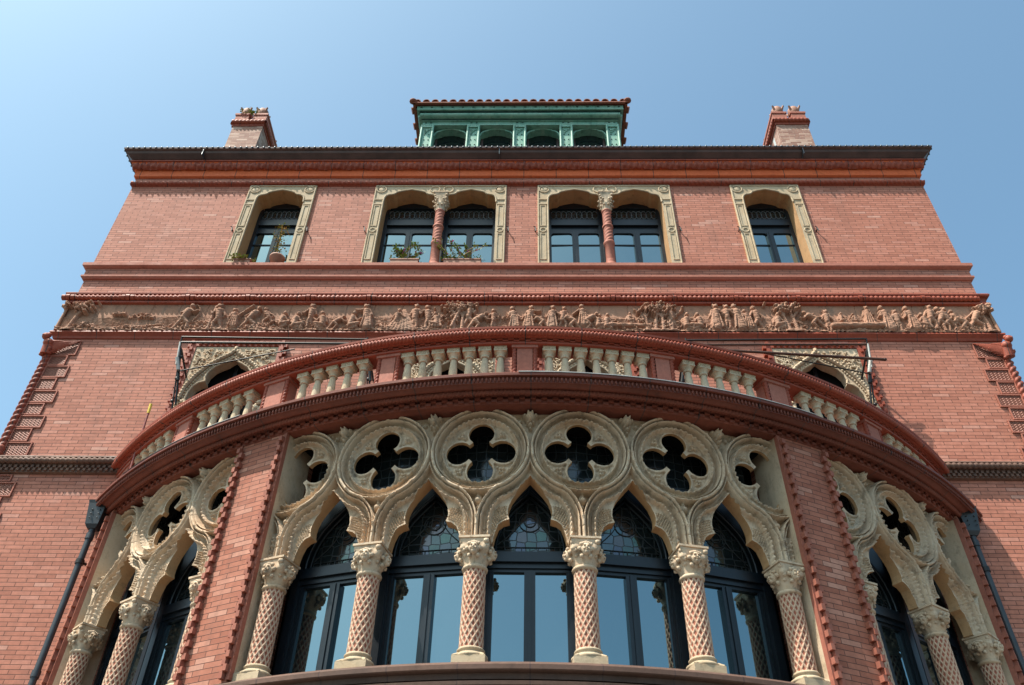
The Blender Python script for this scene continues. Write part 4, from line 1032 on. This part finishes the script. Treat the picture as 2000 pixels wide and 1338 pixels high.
# ------------------------------------------------------------------ lattice columns of the bay
def shaft_mesh():
    mb = MB(); z0, z1 = 3.02, 3.79; n = 120; m_ = 150; P = []; UV = []
    for i in range(m_+1):
        z = z0+(z1-z0)*i/m_; row = []; ur = []
        for k in range(n+1):
            t = 2*math.pi*k/n; u = k/n; v = z
            a_, b_ = (u*13+v/.098), (u*13-v/.098)
            f1, f2 = abs(a_-math.floor(a_)-.5), abs(b_-math.floor(b_)-.5)
            over = (math.floor(a_*1)+math.floor(b_*1)) % 2
            h1 = .011*max(0, 1-((.5-f1)/.25)**2)*(1 if over else .72); h2 = .011*max(0, 1-((.5-f2)/.25)**2)*(.72 if over else 1)
            rr = .108-.004*(z-z0)/(z1-z0)+max(h1, h2)-.006
            row.append((rr*math.sin(t), -rr*math.cos(t), z)); ur.append((u, v))
        P.append(row); UV.append(ur)
    mb.grid(np.array(P), 0, True, uv=np.array(UV))
    return mb
def cap_mesh():
    mb = MB(); mb.lathe([(.10, 3.775), (.122, 3.785), (.126, 3.80), (.120, 3.815), (.108, 3.82)], 0, 0, 28)
    leafy_capital(mb, .105, .148, 3.815, 4.099, 0, 3, face=True, n=72); return mb
def base_mesh():
    mb = MB(); mb.box(-.150, .150, -.150, .150, 2.860, 2.925)
    mb.lathe([(.15, 2.925), (.158, 2.935), (.157, 2.95), (.135, 2.965), (.118, 2.975), (.116, 2.988), (.126, 2.995), (.129, 3.008), (.120, 3.02), (.105, 3.024)], 0, 0, 28)
    for sx in (-1, 1):
        for sy in (-1, 1): mb.bar((sx*.10, sy*.10, 2.945), (sx*.142, sy*.142, 2.925), .022, 7, 0, .012)
    return mb
c0 = shaft_mesh().build('column', 'lattice', B); cc = cap_mesh().build('capital', 'stone', c0); cb = base_mesh().build('base', 'stone_surround', c0)
for k, p in enumerate(ALLC):
    if k == 0: o = c0
    else:
        o = dup(c0)
        for ch in (cc, cb): q = dup(ch); q.parent = o
    o.location = Vector(cyl(D(p), 6.955, 0))-Vector(B.location); o.rotation_euler = (0, 0, D(p-(math.copysign(2.7, p) if abs(p) > 28 else 0)))

# ------------------------------------------------------------------ windows behind the tracery
def bay_window(pc, first=None):
    Rw = 6.66; hw = Rw*math.tan(D(4.35)); ph = D(pc)
    if first: 
        o = dup(first)
        for ch in first.children: q = dup(ch); q.parent = o
    else:
        mb = MB(); b_ = mb.box; yi = .10           # local frame: x tangent, -y outwards
        for s_ in (-1, 1):
            x = lambda a, c: sorted((s_*a, s_*c))
            b_(*x(hw-.002, hw-.085), -.035, yi, 2.862, 4.90); b_(*x(hw-.085, hw-.12), -.01, yi, 2.862, 3.94); b_(*x(hw-.12, hw-.145), .015, yi, 2.862, 3.94)
        b_(-hw+.085, hw-.085, -.045, yi, 4.02, 4.13); b_(-hw+.085, hw-.085, -.01, yi, 3.965, 4.02); b_(-hw+.085, hw-.085, .01, yi, 3.93, 3.965)
        b_(-.055, .055, -.012, yi, 2.862, 3.93); b_(-.016, .016, -.026, -.012, 2.862, 3.93); b_(-hw+.145, hw-.145, .0, yi, 2.862, 2.90)
        al = [(hw-.115, 4.13)]+[(x, 4.13+z) for x, z in ((hw-.118, .10), (hw-.14, .22), (hw-.185, .34), (hw-.25, .45), (hw-.34, .555), (.06, .66), (0, .72))]
        arch = [(-x, z) for x, z in al]+[(x, z) for x, z in al[-2::-1]]
        hw1 = hw-.085
        poly = [(-hw1, 4.13), (-hw1, 5.02), (hw1, 5.02), (hw1, 4.13)]+arch[::-1]
        mb.poly_prism(poly, lambda x_, z_: (x_, .0, z_), lambda x_, z_: (x_, yi, z_))
        for p, q in zip(arch, arch[1:]): mb.bar((p[0], -.005, p[1]), (q[0], -.005, q[1]), .022, 6); mb.bar((p[0]*.9, .03, 4.13+(p[1]-4.13)*.93), (q[0]*.9, .03, 4.13+(q[1]-4.13)*.93), .012, 6)
        # cames: roundel, two side curves and the bottom grid
        n = 20
        for rr, zc_ in ((.115, 4.52), (.06, 4.52)):
            for k in range(n):
                t0, t1 = 2*math.pi*k/n, 2*math.pi*(k+1)/n; mb.bar((rr*math.cos(t0), .052, zc_+rr*math.sin(t0)), (rr*math.cos(t1), .052, zc_+rr*math.sin(t1)), .005, 5, 1)
        for s_ in (-1, 1):
            for k in range(8):
                f = lambda q: (s_*(.36-.28*math.sin(q*1.45)), .052, 4.23+.34*q); mb.bar(f(k/8), f((k+1)/8), .005, 5, 1)
        mb.bar((-.37, .052, 4.225), (.37, .052, 4.225), .005, 5, 1)
        for k in range(9): mb.bar((-.34+.085*k, .052, 4.13), (-.34+.085*k, .052, 4.225), .004, 5, 1)
        o = mb.build('bay_window', ['navy', 'came'], B, None)
        def pane(nm, x0, x1, z0, z1, m, y=.06):
            m2 = MB(); m2.add([(x0, y, z0), (x1, y, z0), (x1, y, z1), (x0, y, z1)], [(0, 1, 2, 3)]); q = m2.build(nm, m, None); q.parent = o; q.location = (0, 0, 0)
        pane('pane', -hw+.145, -.055, 2.88, 3.95, 'glass', .04); pane('pane', .055, hw-.145, 2.88, 3.95, 'glass', .042); pane('leaded_light', -hw+.10, hw-.10, 4.13, 4.95, 'leaded'); pane('upper_light', -hw, hw, 5.0, 5.66, 'leaded_dim', .07)
    sd = abs(pc) > 28; o.location = Vector(cyl(ph, Rw, 0))-Vector(B.location); o.rotation_euler = (0, 0, ph-(math.copysign(D(2.7), pc) if sd else 0)); o.scale = (1.055 if sd else 1, 1, 1)
    return o
w0 = bay_window(0)
for p in (-17.4, -8.7, 8.7, 17.4, -33.95, -43.05, 33.95, 43.05): bay_window(p, w0)
mb = MB(); cylsweep(mb, [(6.35, 2.8), (6.40, 2.8), (6.40, 5.8), (6.35, 5.8)], D(-50), D(50), 30); cylsweep(mb, [(6.40, 5.63), (6.80, 5.63), (6.80, 5.655), (6.40, 5.655)], D(-50), D(50), 30); mb.build('bay_lining', 'dark', B)  # black ceiling strip: recess shade above the lights is put into its colour

# ------------------------------------------------------------------ green copper penthouse on the roof
XD = -.118
DX0, DX1 = -2.355, 2.12
mb = MB(); mb.box(DX0+.02, DX1-.02, 1.30, 7.0, 13.70, 16.62, 0)
pent = mb.build('penthouse', ['copper', 'copper'], B)
posts = [XD+(k-2)*1.045 for k in range(5)]
for x in posts:
    mb = MB(); w_ = .145
    mb.box(x-w_+.035, x+w_-.035, 1.02, 1.30, 13.72, 16.46)
    for s_ in (-1, 1):
        mb.bar((x+s_*(w_-.02), 1.0, 13.72), (x+s_*(w_-.02), 1.0, 16.46), .028, 8); mb.box(*sorted((x+s_*(w_-.04), x+s_*w_)), 1.0, 1.3, 13.72, 16.46)
    mb.box(x-w_, x+w_, .985, 1.3, 16.40, 16.462)
    for z in (16.33, 16.14, 15.95, 15.76, 15.57):                    # pierced bosses
        for s_ in (-1, 1): mb.ball((x+s_*.048, 1.02, z), .019, 6, 1)
    for k in range(14):
        rr = random.Random(k); mb.ball((x+rr.uniform(-.08, .08), 1.015, 16.28+rr.uniform(-.09, .08)), rr.uniform(.015, .028), 6)
    mb.build('post', ['copper', 'copper_dark'], pent)
for x in [(p+q)/2 for p, q in zip(posts, posts[1:])]:
    mb = MB(); hw = .378
    a_ = [(-hw, 16.20), (-.35, 16.30), (-.30, 16.365), (-.215, 16.40), (-.19, 16.43), (-.10, 16.455), (0, 16.475)]
    a_ = a_+[(-p, q) for p, q in a_[-2::-1]]
    poly = [(x-hw, 13.72), (x-hw-.012, 13.72), (x-hw-.012, 16.25)]+[(x+p*1.03, q+.045) for p, q in a_[1:-1]]+[(x+hw+.012, 16.25), (x+hw+.012, 13.72), (x+hw, 13.72)]+[(x+p, q) for p, q in a_[::-1]]
    mb.poly_prism(poly, lambda u, v: (u, 1.10, v), lambda u, v: (u, 1.28, v))
    for p, q in zip(a_, a_[1:]): mb.bar((x+p[0], 1.10, p[1]), (x+q[0], 1.10, q[1]), .018, 6)
    ar = mb.build('arched_head', 'copper', pent)
    mb = MB(); mb.box(x-.40, x+.40, 1.275, 1.298, 13.75, 16.60); mb.build('pane', 'glass_dim', pent)
    mb = MB(); mb.box(x-.33, x+.33, 1.24, 1.27, 15.98, 16.02); mb.box(x-.36, x-.31, 1.24, 1.27, 13.75, 16.3); mb.box(x+.31, x+.36, 1.24, 1.27, 13.75, 16.3); mb.build('sash', 'gutter', pent)
    mb = MB(); n = 22; P = []
    if x < XD:                                                       # swagged curtains
        sgn = -1 if x < XD-1 else 1
        for i in range(n):
            u = i/(n-1); row = []
            for j in range(10):
                v = j/9; row.append((x+sgn*(.29-.58*u), 1.255+.012*math.sin(u*40+v*4), 15.97-.04*v-.28*v*(1-.75*(2*u-1)**2)-.25*v*(1 if u < .25 else 0)))
            P.append(row)
    else:                                                            # plain blinds
        P = [[(x-.29+.58*i/(n-1), 1.255, 15.96-.36*j/9) for j in range(10)] for i in range(n)]
    mb.grid(np.array(P)); mb.build('curtain', 'curtain', pent)
mb = MB()                                                            # entablature
mb.box(DX0-.0, DX1+.0, .98, 1.35, 16.465, 16.49); mb.box(DX0+.02, DX1-.02, 1.03, 1.35, 16.49, 16.655); mb.box(DX0-.01, DX1+.01, .99, 1.35, 16.655, 16.67)
for x in posts:
    for s_ in (-1, 1):
        for z in (16.54, 16.62): mb.ball((x+s_*.06, 1.03, z), .027, 7, 1, (1.2, .6, .7))
mb.box(DX0-.04, DX1+.04, .93, 7.0, 16.70, 16.82); mb.bar((DX0-.04, .925, 16.76), (DX1+.04, .925, 16.76), .055, 10)
for x in (DX0-.04, DX1+.04): mb.bar((x, .93, 16.76), (x, 7.0, 16.76), .055, 8)
mb.box(DX0-.01, DX1+.01, .97, 6.9, 16.67, 16.70, 1)
mb.box(DX0-.12, DX1+.12, .835, 6.95, 16.86, 17.01); mb.box(DX0-.06, DX1+.06, .87, 6.9, 16.82, 16.86, 1); mb.bar((DX0-.12, .84, 16.865), (DX1+.12, .84, 16.865), .022, 8)
for k in range(20):
    x = DX0-.02+(DX1-DX0+.04)*k/19; mb.ball((x, .832, 16.955), .028, 7, 1, (1.2, .5, .8))
mb.build('entablature', ['copper', 'copper_dark'], pent)
mb = MB()                                                            # clay tile roof with round ends along the eaves
EX0, EX1, EY = DX0-.22, DX1+.22, .74
nT = 24; pw = (EX1-EX0)/nT
for k in range(nT):
    xc = EX0+(k+.5)*pw
    for j in range(8):
        y0, y1 = EY+.40*j, EY+.40*j+.46; z0 = 17.05+.135*j
        P = [[(xc+.080*math.cos(t), y, z+.085*math.sin(t)) for t in np.linspace(0, math.pi, 9)] for y, z in ((y0, z0+.012), (y1, z0+.155))]
        mb.grid(np.array(P)); P2 = [[(xc+.062*math.cos(t), y, z+.066*math.sin(t)) for t in np.linspace(0, math.pi, 9)] for y, z in ((y0, z0+.012), (y1, z0+.155))]; mb.grid(np.array(P2))
        mb.add([P[0][i] for i in range(9)]+[P2[0][i] for i in range(9)], [(i, i+1, 10+i, 9+i) for i in range(8)])
mb.add([(EX0, EY+.03, 17.03), (EX1, EY+.03, 17.03), (EX1, 3.9, 18.09), (EX0, 3.9, 18.09)], [(0, 1, 2, 3)]); mb.box(EX0, EX1, EY, EY+.05, 17.005, 17.04)
for s_, xe in ((-1, EX0), (1, EX1)):                                 # hips and side eaves
    for j in range(14):
        y = EY+.25+.42*j; mb.bar((xe+s_*.05, y, 17.055), (xe-s_*.5, y, 17.22), .085, 9)
    mb.box(*sorted((xe-s_*.06, xe)), EY+.02, 6.8, 17.005, 17.06)
    mb.ball((xe, EY+.02, 17.09), .075, 10, 0, (1.2, 1.1, .8)); mb.bar((xe, EY+.02, 17.09), (xe-s_*1.2, 1.9, 17.58), .07, 9)
mb.build('tile_roof', 'tile', pent)

# ------------------------------------------------------------------ chimneys
def chimney(x0, x1):
    mb = MB(); y0, y1 = 1.5, 5.2
    mb.box(x0, x1, y0, y1, 13.7, 17.22, 0)
    c_ = mb.build('chimney', 'brick_chimney', B)
    mb = MB(); mb.box(x0-.02, x1+.02, y0-.02, y1+.02, 17.22, 17.27); mb.box(x0-.025, x1+.025, y0-.025, y1+.025, 17.27, 17.43)
    line_rope(mb, (x0-.04, y0-.03, 17.35), (x1+.04, y0-.03, 17.35), .06, .09, 2, .015, 8, 0, .4)
    for xe in (x0-.03, x1+.03): line_rope(mb, (xe, y0-.03, 17.35), (xe, y1+.03, 17.35), .06, .09, 2, .03, 8, 0, .4)
    mb.build('cap_moulding', 'tc', c_)
    mb = MB(); xm = (x0+x1)/2
    for xa, xb in ((x0-.02, xm-.06), (xm+.06, x1+.02)):
        mb.box(xa, xb, y0-.02, y1, 17.43, 17.66); mb.box(xa-.02, xb+.02, y0-.04, y1, 17.66, 17.72)
    mb.box(xm-.06, xm+.06, y0+.04, y1, 17.43, 17.58)
    mb.build('cap', 'tc_pale', c_)
    pot0 = None
    for j in range(4):
        for xc in (x0+.17, x1-.17):
            if pot0 is None:
                mb = MB(); mb.lathe([(.09, 0), (.13, .06), (.14, .14), (.125, .20), (.10, .235), (.0, .24)], 0, 0, 14)
                for q in range(4):
                    a_ = math.pi/4+q*math.pi/2; mb.bar((.10*math.cos(a_), .10*math.sin(a_), .10), (.185*math.cos(a_), .185*math.sin(a_), .20), .035, 6, 0, .022)
                pot0 = mb.build('chimney_pot', 'pot', c_)
                o = pot0
            else: o = dup(pot0)
            o.location = Vector((xc, y0+.10+.95*j, 17.715)); o.scale = (1, 1, 1.3)
    return c_
ch1 = chimney(-6.98, -6.26); ch2 = chimney(5.905, 6.635)
mb = MB()
for k in range(26):                                                   # old limewash on the inner face of the right chimney
    rr = random.Random(k+9); y = 1.5+rr.uniform(.02, 2.6); z = rr.uniform(15.6, 17.1); mb.box(5.899, 5.904, y, y+rr.uniform(.03, .14), z, z+rr.uniform(.1, .5))
mb.build('limewash', 'white', ch2)

# ------------------------------------------------------------------ separate things
def awning(name, label, xa, xb, s_):
    """folded awning frame: two rails, end arms, brackets, cord"""
    t = thing(name, label, 'awning frame', (xa, 0, 8.6))
    mb = MB(); mb.bar((xa, -.40, 8.68), (xb, -.40, 8.64), .015, 8); mb.build('top_rail', 'iron', t)
    mb = MB(); mb.bar((xa+s_*.03, -.42, 8.55), (xb, -.42, 8.53), .018, 8); mb.build('lower_rail', 'iron' if s_ > 0 else 'iron_brown', t)
    for x in (xa, xb):
        mb = MB(); mb.bar((x, -.40, 8.68), (x+s_*.12, -.14, 7.42), .012, 7); mb.bar((x+s_*.05, -.40, 8.45), (x+s_*.15, -.16, 7.55), .016, 7); mb.bar((x+s_*.06, -.38, 8.30), (x+s_*.13, -.3, 7.9), .024, 8)
        for z, y in ((8.30, -.37), (7.95, -.28), (7.60, -.18)): mb.ball((x+s_*.09, y, z), .03, 7)
        mb.build('folding_arm', 'iron', t)
        mb = MB(); mb.bar((x+s_*.12, -.16, 7.44), (x+s_*.14, .0, 7.40), .02, 7); mb.box(x+s_*.13-.04, x+s_*.13+.04, -.03, .0, 7.30, 7.50); mb.build('bracket', 'iron_brown', t)
        mb = MB(); mb.bar((x+s_*.10, -.0, 8.15), (x+s_*.05, -.38, 8.45), .016, 7); mb.build('stay', 'iron', t)
    mb = MB(); mb.bar((xa+s_*.10, -.36, 8.02), (xa+s_*1.8, -.42, 8.42), .011, 6); mb.build('brace_rod', 'iron', t)
    mb = MB(); mb.bar((xa+s_*.02, -.43, 8.55), (xa+s_*.07, -.40, 8.12), .014, 7); mb.bar((xa+s_*.05, -.41, 8.25), (xa+s_*.11, -.36, 8.05), .028, 7); mb.build('cord', 'canvas', t)
    return t
awning('awning_frame', 'folded black awning frame over the left arched window behind the balcony', -5.22, -2.35, 1)
t = awning('awning_frame', 'folded awning frame with a brown pole over the right arched window', 5.22, 2.50, -1)
mb = MB(); mb.bar((5.34, -.48, 8.20), (2.6, -.46, 8.42), .022, 8); mb.ball((5.34, -.48, 8.20), .028, 8); mb.build('pole', 'iron_brown', t)

def downpipe(x, xb, s_, label):
    t = thing('downpipe', label, 'downpipe', (x, -.20, 5.9))
    mb = MB(); c_ = (x, -.16)
    def ring(cx_, cy_, z, w_, d_): return [(cx_-w_, cy_-d_, z), (cx_+w_, cy_-d_, z), (cx_+w_, cy_+d_, z), (cx_-w_, cy_+d_, z)]
    mb.grid(np.array([ring(*c_, 5.48, .055, .05), ring(*c_, 5.53, .085, .08), ring(*c_, 5.82, .118, .115), ring(*c_, 5.86, .128, .125), ring(*c_, 5.87, .11, .10), ring(*c_, 5.80, .12, .10)]), 0, False, wrap=True)
    mb.add(ring(*c_, 5.48, .055, .05), [(0, 1, 2, 3)])
    mb.bar((x-s_*.06, -.22, 5.82), (x-s_*.10, -.30, 6.0), .04, 9)
    for dz in (5.60, 5.66, 5.72): mb.ball((x+.06, -.27, dz), .012, 6); mb.ball((x-.04, -.27, dz), .012, 6)
    mb.build('hopper', 'pipe', t)
    mb = MB(); mb.bar((x, -.16, 5.50), (x, -.16, GZ+.05), .041, 14)
    for z in (5.38, 3.6, 1.5, -.3): mb.bar((x, -.16, z-.04), (x, -.16, z+.04), .052, 14)
    mb.build('pipe', 'pipe', t)
    mb = MB()
    for z in (5.02,): mb.bar((x-s_*.10, -.05, z), (x+s_*.0, -.16, z), .018, 7); mb.bar((x, -.16, z-.03), (x, -.16, z+.03), .054, 14)
    mb.build('bracket', 'iron', t)
downpipe(-5.575, 0, -1, 'dark downpipe with a box hopper at the left end of the bay')
downpipe(5.80, 0, 1, 'dark downpipe with a box hopper at the right end of the bay')

t = thing('marker_rod', 'thin red rod with a yellow tip sticking up behind the balcony rail', 'rod', (-5.2, -.50, 5.93))
mb = MB(); mb.bar((-5.17, -.50, 5.93), (-5.21, -.54, 7.10), .016, 8); mb.build('shaft', 'rod', t)
mb = MB(); mb.bar((-5.21, -.54, 7.10), (-5.216, -.545, 7.26), .021, 8); mb.build('tip', 'yellow', t)

def leaves(mb, c_, spread, h_, n, m, seed, size=.03, flowers=0, fm=1, stems=8, sm=2):
    rr = random.Random(seed)
    tips = []
    for k in range(stems):
        p = Vector((c_[0]+rr.uniform(-.3, .3)*spread, c_[1]+rr.uniform(-.02, .03), c_[2])); d = Vector((rr.uniform(-.6, .6)*spread, rr.uniform(-.12, .05), h_*rr.uniform(.5, 1)))
        q = p
        for s_ in range(4):
            nx = q+d/4+Vector((rr.uniform(-.02, .02), rr.uniform(-.015, .01), -.012*s_)); mb.bar(q, nx, .0045, 4, sm); tips.append((q+nx)/2); q = nx
        tips.append(q); tips.append(q)
    for k in range(n):
        b_ = rr.choice(tips) if rr.random() < .75 else Vector((c_[0]+rr.uniform(-.5, .5)*spread, c_[1], c_[2]+rr.uniform(0, .25)*h_))
        p = b_+Vector((rr.gauss(0, .02), rr.gauss(0, .02), rr.gauss(0, .02))); a_, e = rr.uniform(0, 6.28), rr.uniform(-.6, .8)
        d = Vector((math.cos(a_)*math.cos(e), math.sin(a_)*math.cos(e), math.sin(e)))*size*rr.uniform(.6, 1.3); s_ = d.orthogonal().normalized()*size*.35
        mb.add([p, p+d*.5+s_, p+d, p+d*.5-s_], [(0, 1, 2, 3)], m)
    for k in range(flowers):
        p = rr.choice(tips); mb.ball(p+Vector((rr.gauss(0, .015), -.01, rr.gauss(0, .015))), .014, 6, fm)
def planter(name, label, x0, x1, h_, n, seed, flowers, spread_scale=1, cat='planter'):
    t = thing(name, label, cat, ((x0+x1)/2, -.02, 10.715))
    mb = MB(); mb.box(x0, x1, -.075, .075, 10.716, 10.80); mb.box(x0-.01, x1+.01, -.085, .085, 10.80, 10.825); mb.build('trough', 'pot', t)
    mb = MB(); leaves(mb, ((x0+x1)/2, -.02, 10.82), (x1-x0)*spread_scale, h_, n, 0, seed, .05, flowers, 1, 12); mb.build('foliage', ['leaf', 'flower', 'twig'], t)
planter('flower_trough', 'clay trough of bushy green leaves and magenta flowers left of the spiral column', -2.28, -1.80, .42, 700, 3, 18, 1.0)
planter('flower_trough', 'clay trough of tall straggly purple flowers right of the spiral column', -1.36, -.72, .52, 560, 4, 20, 1.1)
planter('herb_trough', 'low trough of small yellow-green plants in the left corner of the single window', -5.0, -4.72, .12, 240, 5, 0, 1.3)
t = thing('potted_climber', 'round pot with a tall dry climbing plant on a stake in the left window', 'potted plant', (-4.28, -.03, 10.715))
mb = MB(); mb.lathe([(.0, 10.716), (.08, 10.716), (.12, 10.86), (.135, 10.87), (.135, 10.90), (.11, 10.90), (.10, 10.87)], -4.28, -.02, 18); mb.build('pot', 'pot', t)
mb = MB(); mb.bar((-4.30, -.02, 10.88), (-4.36, -.02, 11.72), .012, 6, 2)
rr = random.Random(12)
for k in range(330):
    z = 10.9+.85*rr.random()**.8; x = -4.30-.06*(z-10.9)/.85+rr.gauss(0, .045+.03*(z > 11.4)); y = -.02+rr.gauss(0, .03)
    a_ = rr.uniform(0, 6.28); d = Vector((math.cos(a_), math.sin(a_)*.5, rr.uniform(-.6, .6)))*.05; s_ = d.orthogonal().normalized()*.018; p = Vector((x, y, z))
    mb.add([p, p+d*.5+s_, p+d, p+d*.5-s_], [(0, 1, 2, 3)], 2 if rr.random() < .6 else 0)
mb.build('foliage', ['leaf', 'flower', 'twig'], t)
mb = MB(); leaves(mb, (-6.62, 1.50, 17.70), .55, .30, 170, 0, 21, .05, 0, 1, 10)
tag(mb.build('chimney_weed', ['leaf', 'flower', 'twig'], None, None), 'green weeds sprouting from the top of the left chimney', 'weed')
